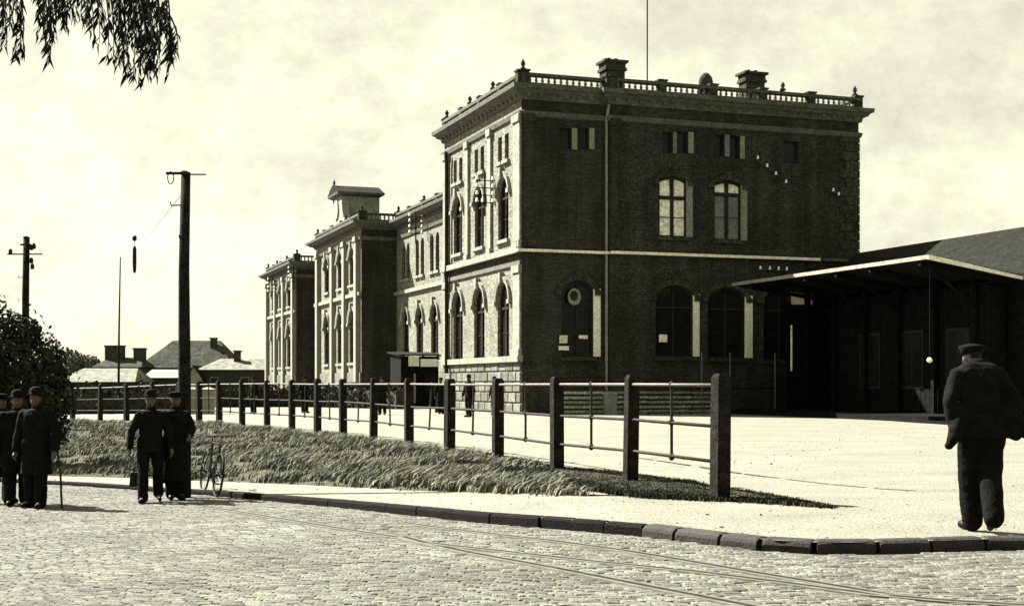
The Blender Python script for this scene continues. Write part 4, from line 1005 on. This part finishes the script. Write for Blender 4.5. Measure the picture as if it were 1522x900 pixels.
# the rest of the crown, above and beside the frame, plus added shading clumps
for k in range(360):
    x, y, z = R.gauss(0, 1.5), R.gauss(0, 1.5), R.uniform(4.3, 7.2); p = Vector((x, y, z))
    if k > 230: p = Vector((-3.4+R.gauss(0, 1.1), 4.6+R.gauss(0, 1.1), 6.2+R.gauss(0, .5)))  # extra unseen clumps, placed to shade the near-left road
    wx = p+TO
    if wx.y < 4.5 or wx.x > -.36*wx.y-.5: 
        if not (wx.z-HC > .33*wx.y): continue
    for j in range(26):
        q = p+Vector((R.gauss(0, .22), R.gauss(0, .22), -R.uniform(0, 1.1))); w3 = q+TO; qx = CX+F*w3.x/max(w3.y, .1); qy = HY+F*(HC-w3.z+.1)/max(w3.y, .1)
        if w3.y > .5 and qx > -40 and qy > -10: continue
        leaf(q, (R.gauss(0, .4), R.gauss(0, .4), -1), R.uniform(.06, .1), R.uniform(.008, .012))
tag(bulk('leaves', LV, LF, 'hang', tr), kind='stuff')
tag(TW.build('twigs', 'bark', tr), kind='stuff')
# shade tree standing to the left of the picture is not needed; far trees and hedges
def farpt(px, d, z=0): return Vector(((px-CX)/F*d, d, z))
for (px, py, d, w_, h_, lab) in ((97, 536, 170, 2.4, 1.6, 'pale far tree clump peeping over the shed roof beside the bush'), (128, 542, 175, 1.9, 1.3, 'small far tree clump between the bush and the dark chimneys'), (200, 548, 150, 1.2, .8, 'low shrub on the skyline right of the dark chimneys')):
    c = farpt(px, d); zc = HC-(py-HY)/F*d
    t = thing('far_tree', lab, 'tree', (c.x, c.y, -.5)); leaf_cloud('crown', [(0, 0, zc+.5, w_, w_, h_), (w_*.6, 0, zc+.1, w_*.7, w_*.6, h_*.8), (-w_*.6, 0, zc+.2, w_*.7, w_*.6, h_*.7)], 900, .28, 'farleaf', t, seed=int(px)); mb = MB(); mb.tube([(0, 0, 0), (0, 0, zc+.5)], [.2, .08], 6); mb.build('trunk', 'bark', t)
def hedge(label, pts, w, h, seed, m='hedge', size=.11, dens=170):
    t = thing('hedge', label, 'hedge', pts[0]); o = Vector(pts[0]); rng = np.random.default_rng(seed); V = []
    core = MB()
    for a, b in zip(pts[:-1], pts[1:]):
        a = Vector(a); b = Vector(b); L = (b-a).length; d = (b-a)/L; nn = Vector((-d.y, d.x, 0)); n_ = int(L*dens)
        core.hexa([a-o+nn*w*.35, b-o+nn*w*.35, b-o-nn*w*.35, a-o-nn*w*.35]+[q+Vector((0, 0, h*.85)) for q in (a-o+nn*w*.35, b-o+nn*w*.35, b-o-nn*w*.35, a-o-nn*w*.35)])
        u = rng.uniform(0, L, n_); s = rng.choice([0, 1], n_, p=[.6, .4]); hum = 1+.1*np.sin(u*1.7+seed)+.06*np.sin(u*4.3)
        z = np.where(s == 0, rng.uniform(0, h, n_), h+rng.normal(0, .06, n_))*hum; v = np.where(s == 0, w/2*rng.choice([-1, 1], n_), rng.uniform(-w/2, w/2, n_))+rng.normal(0, .06, n_)
        P = np.array(a-o)[None]+u[:, None]*np.array(d)[None]+v[:, None]*np.array(nn)[None]; P[:, 2] += z
        q = rng.normal(0, 1, (n_, 3)); q /= np.linalg.norm(q, axis=1)[:, None]; r = rng.normal(0, 1, (n_, 3)); r -= (r*q).sum(1)[:, None]*q; r /= np.linalg.norm(r, axis=1)[:, None]
        ss = (size*rng.uniform(.6, 1.4, n_))[:, None]; V.append(np.stack([P-q*ss, P-r*ss*.6, P+q*ss, P+r*ss*.6], 1).reshape(-1, 3))
    V = np.concatenate(V); bulk('foliage', V, np.arange(len(V)).reshape(-1, 4), m, t); core.build('branches', 'bark', t)
hedge('long dark hedge behind the fence below the distant roofs', [farpt(60, 68, -.25), farpt(130, 67, -.2), farpt(205, 66, -.15), farpt(278, 65, -.1)], .9, 1.35, 1)
hedge('low dark hedge before the far pavilion and central block of the station', [farpt(322, 82), farpt(395, 84), farpt(470, 83), farpt(548, 79), farpt(596, 76)], .9, 1.2, 2)
for px, w_, lab in ((287, .46, 'whitewashed gate pier nearest the telegraph pole'), (309, .62, 'wider whitewashed gate pier right of the first one')):
    c = farpt(px, 64); t = thing('gate_pier', lab, 'pier', (c.x, c.y, 0), .2); zt_ = HC-(578-HY)/F*64
    mb = MB(); mb.box(-w_/2, w_/2, -w_/2, w_/2, 0, zt_); mb.build('shaft', 'limewash', t); mb = MB(); mb.hexa([(-w_*.6, -w_*.6, zt_), (w_*.6, -w_*.6, zt_), (w_*.6, w_*.6, zt_), (-w_*.6, w_*.6, zt_), (-.05, -.05, zt_+.1), (.05, -.05, zt_+.1), (.05, .05, zt_+.1), (-.05, .05, zt_+.1)]); mb.build('cap', 'limewash', t)

# ---------------------------------------------------------------- distant houses
def house(name, label, d, px0, px1, py_e, py_r, rp0, rp1, deep=7, roof='houseroof', chims=(), gable=False, over=.3, extra=None):
    k = d/F; c = farpt((px0+px1)/2, d); t = thing(name, label, 'house', (c.x, c.y, -.8)); zb = -.8
    X0 = (px0-(px0+px1)/2)*k; X1 = -X0; ze = HC-(py_e-HY)*k-zb; zr = HC-(py_r-HY)*k-zb; r0 = (rp0-(px0+px1)/2)*k; r1 = (rp1-(px0+px1)/2)*k
    mb = MB(); mb.box(X0+over, X1-over, 0, deep, 0, ze-.02); mb.build('wall', 'housewall', t)
    mb = MB(); E = [(X0, -over, ze), (X1, -over, ze), (X1, deep+over, ze), (X0, deep+over, ze)]; A_, B_ = (r0, deep/2, zr), (r1, deep/2, zr)
    mb.face([E[0], E[1], B_, A_]); mb.face([E[1], E[2], B_]); mb.face([E[2], E[3], A_, B_]); mb.face([E[3], E[0], A_]); mb.face([E[3], E[2], E[1], E[0]]); rf = mb.build('roof', roof, t)
    nrow = max(2, int((py_e-py_r)/7))
    for (a, b, yt, yb) in chims:
        mb = MB(); x0 = (a-(px0+px1)/2)*k; x1 = (b-(px0+px1)/2)*k; zt_ = HC-(yt-HY)*k-zb; zz = HC-(yb-HY)*k-zb
        mb.box(x0, x1, deep*.35, deep*.35+max(.5, min(1, x1-x0)), zz-.8, zt_-.15); mb.box(x0-.08, x1+.08, deep*.35-.08, deep*.35+max(.5, min(1, x1-x0))+.08, zt_-.15, zt_); mb.build('chimney', 'chim', rf)
    for q in range(max(1, int((X1-X0)/3))):
        xx = X0+over+1+q*3
        if xx+1 > X1-over: break
        mb = MB(); mb.box(xx, xx+.8, -.05, -.002, ze-1.9, ze-.7); w_ = mb.build('window', 'pframe', t); mb = MB(); mb.box(xx+.08, xx+.72, -.065, -.052, ze-1.82, ze-.78); mb.build('pane', 'glass', w_)
    return t
house('brick_house', 'big dark hipped roof house standing behind the telegraph pole', 150, 203, 346, 546, 504, 242, 315, 9, chims=[(303, 312, 500, 508)])
house('long_shed', 'long low shed with a pale sloping roof beyond the fence at the left', 128, 78, 202, 567, 546.5, 108, 190, 7, 'paleroof')
house('low_house', 'dark low house with two broad chimneys behind the pale roofed shed', 145, 138, 212, 545, 530, 150, 200, 6, chims=[(147, 174, 512, 532), (190, 206, 516, 536)])
house('annex', 'small outbuilding with a bright roof strip below the big hipped roof', 135, 212, 272, 561, 548.5, 216, 268, 5, 'limewash')
house('cottage', 'low cottage with a grey roof and single chimney left of the far pavilion', 132, 292, 420, 549, 532, 318, 420, 6, 'paleroof', chims=[(341, 350, 519.5, 533)])
gb = farpt(288, 131); t = thing('gable_shed', 'little shed with a pale gable right of the telegraph pole', 'shed', (gb.x, gb.y, -.8))
k = 131/F; mb = MB(); zz = HC-(562-HY)*k+.8; zk = HC-(544-HY)*k+.8
mb.loft([[(-.75, 0, 0), (.75, 0, 0), (.75, 0, zz), (0, 0, zk), (-.75, 0, zz)], [(-.75, 3, 0), (.75, 3, 0), (.75, 3, zz), (0, 3, zk), (-.75, 3, zz)]]); mb.build('wall', 'limewash', t, recalc=True)
for s_ in (-1, 1):
    mb = MB(); mb.hexa([(0, -.2, zk), (s_*1.0, -.2, zz-.22), (s_*1.0, 3.2, zz-.22), (0, 3.2, zk), (0, -.2, zk+.1), (s_*1.0, -.2, zz-.12), (s_*1.0, 3.2, zz-.12), (0, 3.2, zk+.1)]); mb.build('roof', 'roof', t, recalc=True)

# ---------------------------------------------------------------- people
def capsule(mb, a, b, r0, r1, n=10, ex=1.0):
    a = Vector(a); b = Vector(b); t = (b-a); L = t.length; t = t/L if L > 1e-6 else Vector((0, 0, 1)); up = Vector((0, 1, 0)) if abs(t.y) < .9 else Vector((1, 0, 0))
    u = t.cross(up).normalized(); w = t.cross(u).normalized(); rings = []
    for k in range(4):
        an = math.pi/2*(1-(k+.15)/4); rings.append((a-t*r0*math.sin(an), r0*math.cos(an)))
    rings.append((a, r0)); rings.append((b, r1))
    for k in range(4):
        an = math.pi/2*((k+.85)/4); rings.append((b+t*r1*math.sin(an), r1*math.cos(an)))
    mb.loft([[c+u*math.cos(2*math.pi*j/n)*r+w*math.sin(2*math.pi*j/n)*r*ex for j in range(n)] for c, r in rings])
def chain(mb, pts, rad, n=10):
    for k in range(len(pts)-1): capsule(mb, pts[k], pts[k+1], rad[k], rad[k+1], n)
def ellrings(mb, rs, n=16):   # (cx, cy, z, rx, ry)
    mb.loft([[(x+rx*math.cos(2*math.pi*j/n), y+ry*math.sin(2*math.pi*j/n), z) for j in range(n)] for x, y, z, rx, ry in rs])
FOLD = bpy.data.textures.new('cloth_folds', 'CLOUDS'); FOLD.noise_scale = .11; FOLD.noise_depth = 1
def fuse(o, vox, it=3, folds=0):
    m = o.modifiers.new('fuse', 'REMESH'); m.mode = 'VOXEL'; m.voxel_size = vox; m.use_smooth_shade = True
    s = o.modifiers.new('ease', 'SMOOTH'); s.iterations = it; s.factor = .5
    if folds:
        d = o.modifiers.new('folds', 'DISPLACE'); d.texture = FOLD; d.strength = folds; d.mid_level = .5; d.texture_coords = 'GLOBAL'
def hand(mb, w, d, side, s=1):
    """palm from wrist w along direction d with five curled fingers"""
    d = Vector(d).normalized(); f = Vector((side*-1, 0, 0)); ac = d.cross(f).normalized(); 
    c = w+d*.05*s; capsule(mb, w, w+d*.085*s, .026*s, .034*s, 8, .6)
    for k, (o_, l) in enumerate(((-.03, .075), (-.01, .085), (.011, .08), (.03, .062))):
        b = w+d*.09*s+ac*o_*s; k1 = b+d*l*.5*s+f*.008; k2 = k1+d*l*.4*s+f*.03*s; chain(mb, [b, k1, k2], [.0115*s, .0105*s, .009*s], 6)
    b = w+d*.03*s-ac*.026*s; chain(mb, [b, b-ac*.028*s+d*.035*s+f*.012, b-ac*.03*s+d*.07*s+f*.022], [.014*s, .012*s, .01*s], 6)
def person(label, loc, rz, H=1.75, hat='bowler', pose=None, vox=.014, coat_len=.80, group=None, coat='coat', trou='trouser', flare=0, cane=False, tails=(), tb=None, pocket=False, bulk_=1.0, skirt=False):
    """local frame: facing -y"""
    p = dict(la=(.05, .02), ra=(.05, .02), lf=0.0, rf=0.0, lean=0.0, legs=.1, lbend=0, rbend=0); p.update(pose or {})
    s = H/1.75; t = thing('person', label, 'person', loc, rz, group)
    def V(x, y, z): return Vector((x*s, (y-p['lean']*max(0, z-.9))*s, z*s))
    hip = .92; sh = 1.44
    # joints
    J = {}
    for nm, sx, fw, bd in (('l', 1, p['lf'], p['lbend']), ('r', -1, p['rf'], p['rbend'])):
        J[nm+'hip'] = V(sx*.1, 0, hip); J[nm+'ank'] = V(sx*p['legs'], -fw, .09+bd*.12); J[nm+'kne'] = V(sx*(p['legs']*.5+.055), -fw*.5-.03-bd*.1, .5); J[nm+'toe'] = V(sx*(p['legs']+.035), -fw-.17, .045+bd*.02)
    for nm, sx in (('l', 1), ('r', -1)):
        ax, ay = p['la' if nm == 'l' else 'ra'][:2]
        J[nm+'sh'] = V(sx*.178*bulk_, .005, sh-.055)
        el = p.get(nm+'el'); wr = p.get(nm+'wr')
        J[nm+'el'] = V(*el) if el else V(sx*(.235+ax), -ay*.3+.03, 1.14)
        J[nm+'wr'] = V(*wr) if wr else V(sx*(.24+ax*1.4), -ay-.03, .87)
    hu = p.get('hunch', 0); hc = V(0, -.02-hu, 1.625-hu*.9)
    # body: one continuous surface
    mb = MB()
    ellrings(mb, [(hc.x, hc.y+.005*s, hc.z-.115*s, .028*s, .03*s), (hc.x, hc.y-.012*s, hc.z-.09*s, .05*s, .06*s), (hc.x, hc.y-.008*s, hc.z-.04*s, .066*s, .085*s), (hc.x, hc.y, hc.z+.02*s, .074*s, .096*s), (hc.x, hc.y+.004*s, hc.z+.07*s, .07*s, .09*s), (hc.x, hc.y+.006*s, hc.z+.105*s, .045*s, .055*s), (hc.x, hc.y+.006*s, hc.z+.12*s, .015*s, .02*s)])
    capsule(mb, hc+Vector((0, -.088, -.0))*s, hc+Vector((0, -.108, -.03))*s, .012*s, .016*s, 8)      # nose
    for sx in (-1, 1):
        capsule(mb, hc+Vector((sx*.073, .01, .012))*s, hc+Vector((sx*.075, .008, -.028))*s, .016*s, .012*s, 6)   # ears
        capsule(mb, hc+Vector((sx*.022, -.088, .026))*s, hc+Vector((sx*.045, -.082, .024))*s, .009*s, .008*s, 6)   # brow
    capsule(mb, hc+Vector((-.018, -.084, -.06))*s, hc+Vector((.018, -.084, -.06))*s, .009*s, .009*s, 6)    # mouth
    capsule(mb, hc+Vector((0, .02, -.06))*s, V(0, .01, 1.42), .055*s, .06*s)
    ellrings(mb, [V(0, .01, 1.46).to_tuple()+(.06*s, .05*s), V(0, .0, 1.40).to_tuple()+(.15*s, .085*s), V(0, 0, 1.2).to_tuple()+(.14*s, .095*s), V(0, 0, 1.02).to_tuple()+(.125*s, .085*s), V(0, 0, .88).to_tuple()+(.14*s, .09*s)])
    for nm, sx in (('l', 1), ('r', -1)):
        chain(mb, [J[nm+'sh'], J[nm+'el'], J[nm+'wr']], [.05*s, .038*s, .026*s]); chain(mb, [J[nm+'hip'], J[nm+'kne'], J[nm+'ank'], J[nm+'toe']], [.075*s, .05*s, .035*s, .028*s])
        if not pocket: hand(mb, J[nm+'wr'], (J[nm+'wr']-J[nm+'el']), sx, s)
    fuse(mb.build('body', 'skin', t), max(vox*.75, .0095), 2)
    # trousers
    mb = MB()
    if not skirt:
        for nm in 'lr':
            chain(mb, [J[nm+'hip']+Vector((0, 0, .06)), J[nm+'kne'], J[nm+'ank']], [.118*s*bulk_, .088*s*(tb or bulk_), .082*s*(tb or bulk_)], 12)
        ellrings(mb, [V(0, 0, 1.06).to_tuple()+(.15*s*bulk_, .11*s), V(0, 0, .84).to_tuple()+(.175*s*bulk_, .125*s)])
    else:
        ellrings(mb, [V(0, 0, 1.06).to_tuple()+(.13*s, .11*s), V(0, 0, .8).to_tuple()+(.2*s, .17*s), V(0, 0, .3).to_tuple()+(.27*s, .25*s), V(0, 0, .07).to_tuple()+(.31*s, .29*s)])
    fuse(mb.build('skirt' if skirt else 'trousers', trou, t), vox, 4, .02)
    # jacket
    mb = MB(); b = bulk_
    ellrings(mb, [V(0, .01, 1.485).to_tuple()+(.07*s, .065*s), V(0, .0, 1.455).to_tuple()+(.15*s*b, .1*s), V(0, 0, 1.38).to_tuple()+(.195*s*b, .125*s), V(0, 0, 1.22).to_tuple()+(.19*s*b, .14*s), V(0, 0, 1.05).to_tuple()+(.175*s*b, .135*s), V(0, 0, max(.92, coat_len+.06)).to_tuple()+((.195+flare*.35)*s*b, .15*s), V(0, 0, coat_len).to_tuple()+((.215+flare)*s*b, (.165+flare*.3)*s)])
    for nm, sx in (('l', 1), ('r', -1)):
        w_ = J[nm+'wr'].lerp(J[nm+'el'], .06); chain(mb, [J[nm+'sh'], J[nm+'el'], w_], [.076*s*b, .064*s*b, .053*s*b], 12)
    for tl in tails: chain(mb, [V(*q[:3]) for q in tl], [q[3]*s for q in tl], 10)
    fuse(mb.build('jacket', coat, t), vox, 7, .022)
    mb = MB()    # collar
    ellrings(mb, [V(0, .01, 1.47).to_tuple()+(.075*s, .07*s), V(0, .012-hu*.4, 1.54).to_tuple()+(.068*s, .068*s)]); mb.build('collar', coat, t, smooth=True)
    for nm in 'lr':
        mb = MB(); a = J[nm+'ank']; c = J[nm+'toe']; h = a+Vector((0, .05, -.035))*s; h.z = max(h.z, a.z-.05*s)
        capsule(mb, a+Vector((0, .03, -.03))*s, a+Vector((0, -.05, -.035))*s, .05*s, .052*s, 10); capsule(mb, a+Vector((0, -.03, -.045))*s, c, .046*s, .04*s, 10, .8); fuse(mb.build('shoe', 'shoe', t), .012)
    mb = MB(); ellrings(mb, [(hc.x, hc.y+.035*s, hc.z-.12*s, .062*s, .055*s), (hc.x, hc.y+.022*s, hc.z, .078*s, .086*s), (hc.x, hc.y+.015*s, hc.z+.06*s, .08*s, .092*s), (hc.x, hc.y+.01*s, hc.z+.11*s, .055*s, .065*s), (hc.x, hc.y+.01*s, hc.z+.13*s, .015*s, .02*s)]); mb.build('hair', 'hair', t, smooth=True)
    ht = (hc.x, hc.y+.005*s, hc.z+.055*s)
    prof = {'bowler': [(.078, -.002), (.125, .012), (.128, .02), (.092, .014), (.093, .06), (.08, .105), (.045, .128), (.01, .132)],
            'cap': [(.07, -.004), (.094, .0), (.1, .03), (.115, .055), (.11, .072), (.05, .088), (.01, .09)],
            'boater': [(.08, 0), (.155, .004), (.155, .012), (.09, .012), (.088, .085), (.06, .09), (.01, .09)],
            'wide': [(.08, 0), (.19, .0), (.2, .01), (.1, .02), (.095, .08), (.05, .1), (.01, .1)]}.get(hat)
    if prof:
        mb = MB(); mb.lathe([(r*s, z*s) for r, z in prof], ht, 16); ho = mb.build('hat', 'felt', t, smooth=True)
        if hat == 'cap':
            mb = MB(); mb.loft([[(ht[0]+x*s, ht[1]+y*s, ht[2]+z*s) for x, y, z in ((-.075, -.06, .012), (-.05, -.13, -.005), (0, -.155, -.01), (.05, -.13, -.005), (.075, -.06, .012))], [(ht[0]+x*s, ht[1]+y*s, ht[2]+z*s+.012) for x, y, z in ((-.075, -.06, .012), (-.05, -.13, -.005), (0, -.155, -.01), (.05, -.13, -.005), (.075, -.06, .012))]]); mb.build('peak', 'felt', ho)
    return t, J, s
RD = math.radians
# man walking away at the right
mp_ = gp(1459, 791)
person('man in a dark jacket walking away along the pavement at the right edge', (mp_.x, mp_.y, 0), RD(180+3), 1.88, 'cap', dict(lf=.14, rf=-.2, legs=.028, rbend=.5, lean=.16, hunch=.11, lel=(.285, .04, 1.16), lwr=(.25, .02, .92), rel=(-.31, .04, 1.14), rwr=(-.30, -.03, .94)), vox=.012, coat_len=.84, flare=.04, pocket=True, bulk_=1.03, tb=1.14,
       tails=[((.17, .03, 1.05, .1), (.25, .06, .9, .075), (.32, .08, .775, .04)), ((-.2, .03, 1.08, .1), (-.3, .05, .96, .075), (-.40, .07, .85, .045)), ((-.18, .05, 1.0, .08), (-.28, .07, .86, .05)), ((-.09, .02, 1.40, .11), (.09, .02, 1.40, .11), (.0, .03, 1.3, .14))])
# two men at the pole
q = gp(224, 746, zroad)
person('man in a dark suit walking on the road left of the telegraph pole', (q.x, q.y, zroad(q.x)), RD(12), 1.73, 'bowler', dict(lf=-.14, rf=.2, legs=.11, lbend=.4, la=(.06, .04), ra=(.06, -.06)), vox=.013)
qb = q.copy()
q2 = gp(272, 736, ztop)
person('man in a long dark coat leaning at the telegraph pole beside the bicycle', (pm_.x+.02, pm_.y-.42, zroad(pm_.x)), RD(25), 1.72, 'cap', dict(lf=.03, rf=-.02, legs=.07, lel=(.27, -.05, 1.16), lwr=(.2, -.22, 1.06)), vox=.014, coat_len=.28, bulk_=1.02)
# group at the left
g1 = gp(54, 754, zroad); g0 = gp(22, 751, zroad); g2 = gp(-8, 752, zroad)
person('man with a walking cane in a dark overcoat at the front of the left group', (g1.x, g1.y, zroad(g1.x)), RD(-10), 1.8, 'bowler', dict(lf=.08, rf=-.05, legs=.11, la=(.1, .1)), vox=.014, coat_len=.5, bulk_=1.15)
person('stout man in dark clothes standing behind the shoulder of the man with the cane', (g0.x, g0.y+.1, zroad(g0.x)), RD(25), 1.76, 'bowler', dict(lf=.0, rf=.08, legs=.12), vox=.014, coat_len=.6, bulk_=1.2)
person('man in a dark coat cut off by the left edge of the picture', (g2.x-.1, g2.y+.5, zroad(g2.x)), RD(60), 1.74, 'cap', dict(lf=.05, rf=-.05), vox=.016, coat_len=.62, bulk_=1.1)
# cane
gc = gp(87, 733, zroad); cn = thing('walking_cane', 'thin walking cane held beside the man at the front of the left group', 'cane', ((90-CX)/F*(g1.y-.1), g1.y-.1, zroad(gc.x)))
mb = MB(); mb.tube([(.02, 0, .0), (0, 0, .5), (-.05, 0, .9)], .017, 8); mb.lathe([(.012, 0), (.02, .0), (.02, .05), (.012, .06)], (.02, 0, 0), 8); mb.build('shaft', 'iron', cn); mb = MB(); mb.tube([(-.05, 0, .9), (-.06, 0, .95), (-.1, 0, .97), (-.14, 0, .93)], .013, 8); mb.build('crook', 'iron', cn)
# bag carried by the walking man
bg_ = at(199, 700, qb.y+.05); ba = thing('travel_bag', 'dark travel bag hanging from the hand of the man left of the pole', 'bag', (bg_.x+.06, bg_.y, zroad(bg_.x)+.26), RD(15))
mb = MB(); mb.hexa([(-.13, -.07, 0), (.13, -.07, 0), (.13, .07, 0), (-.13, .07, 0), (-.11, -.03, .22), (.11, -.03, .22), (.11, .03, .22), (-.11, .03, .22)]); mb.build('case', 'leather', ba); mb = MB(); mb.tube([(-.06, 0, .21), (-.05, 0, .3), (0, 0, .33), (.05, 0, .3), (.06, 0, .21)], .01, 6); mb.build('handle', 'leather', ba)
# far people before the station
for (px, d, H, hat, lab, kw) in ((697, 58, 1.76, 'bowler', 'man in dark clothes and round hat standing below the middle front windows', {}), (782, 66, 1.66, 'wide', 'person in a long dark skirt near the corner of the station', dict(skirt=True)), (814, 66.5, 1.7, 'boater', 'man with a pale jacket beside the plank fence at the station corner', dict(coat='lightcloth')), (735, 62, 1.7, 'bowler', 'man in dark clothes behind the fence post before the third window', {}), (568, 62, 1.7, 'cap', 'man in a cap on the forecourt before the kiosk', {}), (655, 64, 1.68, 'wide', 'person in a dark long dress right of the kiosk signs', dict(skirt=True)), (452, 66, 1.72, 'bowler', 'man in a round hat before the hedge at the far pavilion', {}), (377, 64, 1.7, 'bowler', 'man in a dark coat left of the far pavilion', {})):
    c = farpt(px, d); person(lab, (c.x, c.y, 0), R.uniform(-.8, .8), H, hat, dict(lf=R.uniform(-.12, .12), rf=R.uniform(-.12, .12)), vox=.022, **kw)

# ---------------------------------------------------------------- bicycle
bp_ = gp(311, 735, zroad)
bi = thing('bicycle', 'dark bicycle leaning by the kerb right of the telegraph pole', 'bicycle', (bp_.x, bp_.y, zroad(bp_.x)), RD(-66))
tilt = bpy.data.objects.new('tmp', None)
def bw_(x, y, z): return Vector((x, y+z*.12, z))
WR = .34
def wheel(cx):
    mb = MB(); mb.tube([bw_(cx+WR*math.cos(a*math.pi/16), 0, WR+.02+WR*math.sin(a*math.pi/16)) for a in range(33)], .019, 8); w_ = mb.build('wheel', 'iron', bi, smooth=True)
    mb = MB()
    for a in range(16):
        an = a*math.pi/8; mb.tube([bw_(cx, .02*(-1)**a, WR+.02), bw_(cx+WR*math.cos(an), 0, WR+.02+WR*math.sin(an))], .0022, 4)
    mb.build('spokes', 'steel', w_); mb = MB(); mb.tube([bw_(cx, -.05, WR+.02), bw_(cx, .05, WR+.02)], .022, 8); mb.build('hub', 'iron', w_)
wheel(-.53); wheel(.53)
mb = MB(); bb = bw_(-.1, 0, .29); seat = bw_(-.25, 0, .86); head = bw_(.36, 0, .86); headb = bw_(.4, 0, .66); rear = bw_(-.53, 0, .36); fr_ = bw_(.53, 0, .36)
for a, b, r in ((bb, seat, .016), (seat, head, .015), (headb, bb, .017), (head, headb, .02)): mb.tube([a, b], r, 8)
for s_ in (-.05, .05):
    o_ = Vector((0, s_, 0)); mb.tube([rear+o_, bb+o_*.4], .011, 6); mb.tube([rear+o_, seat-Vector((0, 0, .05))+o_*.3], .01, 6); mb.tube([headb+o_*.5, fr_+o_], .013, 6)
mb.build('frame', 'iron', bi)
mb = MB(); mb.tube([head, bw_(.34, 0, .98)], .012, 6); mb.tube([bw_(.2, -.27, .95), bw_(.3, -.24, 1.0), bw_(.38, -.08, 1.0), bw_(.38, .08, 1.0), bw_(.3, .24, 1.0), bw_(.2, .27, .95)], .012, 8); mb.build('handlebar', 'rail', bi)
mb = MB(); mb.tube([seat, seat+Vector((-.02, .01, .07))], .012, 6); sz = seat+Vector((-.03, .012, .08)); mb.loft([[sz+Vector((-.12, -.08, 0)), sz+Vector((-.12, .08, 0)), sz+Vector((.02, .035, 0)), sz+Vector((.16, .012, 0)), sz+Vector((.16, -.012, 0)), sz+Vector((.02, -.035, 0))], [sz+Vector((-.11, -.07, .04)), sz+Vector((-.11, .07, .04)), sz+Vector((.02, .03, .035)), sz+Vector((.15, .01, .03)), sz+Vector((.15, -.01, .03)), sz+Vector((.02, -.03, .035))]]); mb.build('saddle', 'leather', bi, recalc=True)
mb = MB(); mb.lathe([(.09, -.006), (.09, .006)], (0, 0, 0), 16)
mb.v = [bw_(-.1+x, z+.05, .29+y) for x, y, z in mb.v]; cr = mb.build('chainwheel', 'iron', bi)
for s_ in (-1, 1):
    mb = MB(); e = bw_(-.1+s_*.12, s_*.08, .29-s_*.11); mb.tube([bw_(-.1, s_*.06, .29), e], .01, 6); mb.tube([e, e+Vector((0, s_*.1, 0))], .014, 6); mb.build('pedal', 'iron', bi)
bpy.data.objects.remove(tilt)

# ---------------------------------------------------------------- groups of repeats
GROUPS = {'tram_rail': 'tram rails in the street', 'person': 'people in the street and before the station', 'telegraph_pole': 'telegraph poles', 'insulator_bracket': 'insulator brackets on the side wall', 'insulator_rack': 'insulator racks on the station fronts', 'notice_board': 'notices on the side wall', 'gate_pier': 'whitewashed gate piers', 'hedge': 'dark hedges behind the fence', 'far_tree': 'trees on the skyline'}
for o in S.objects:
    k = o.name.split('.')[0]
    if o.parent is None and k in GROUPS: o['group'] = GROUPS[k]
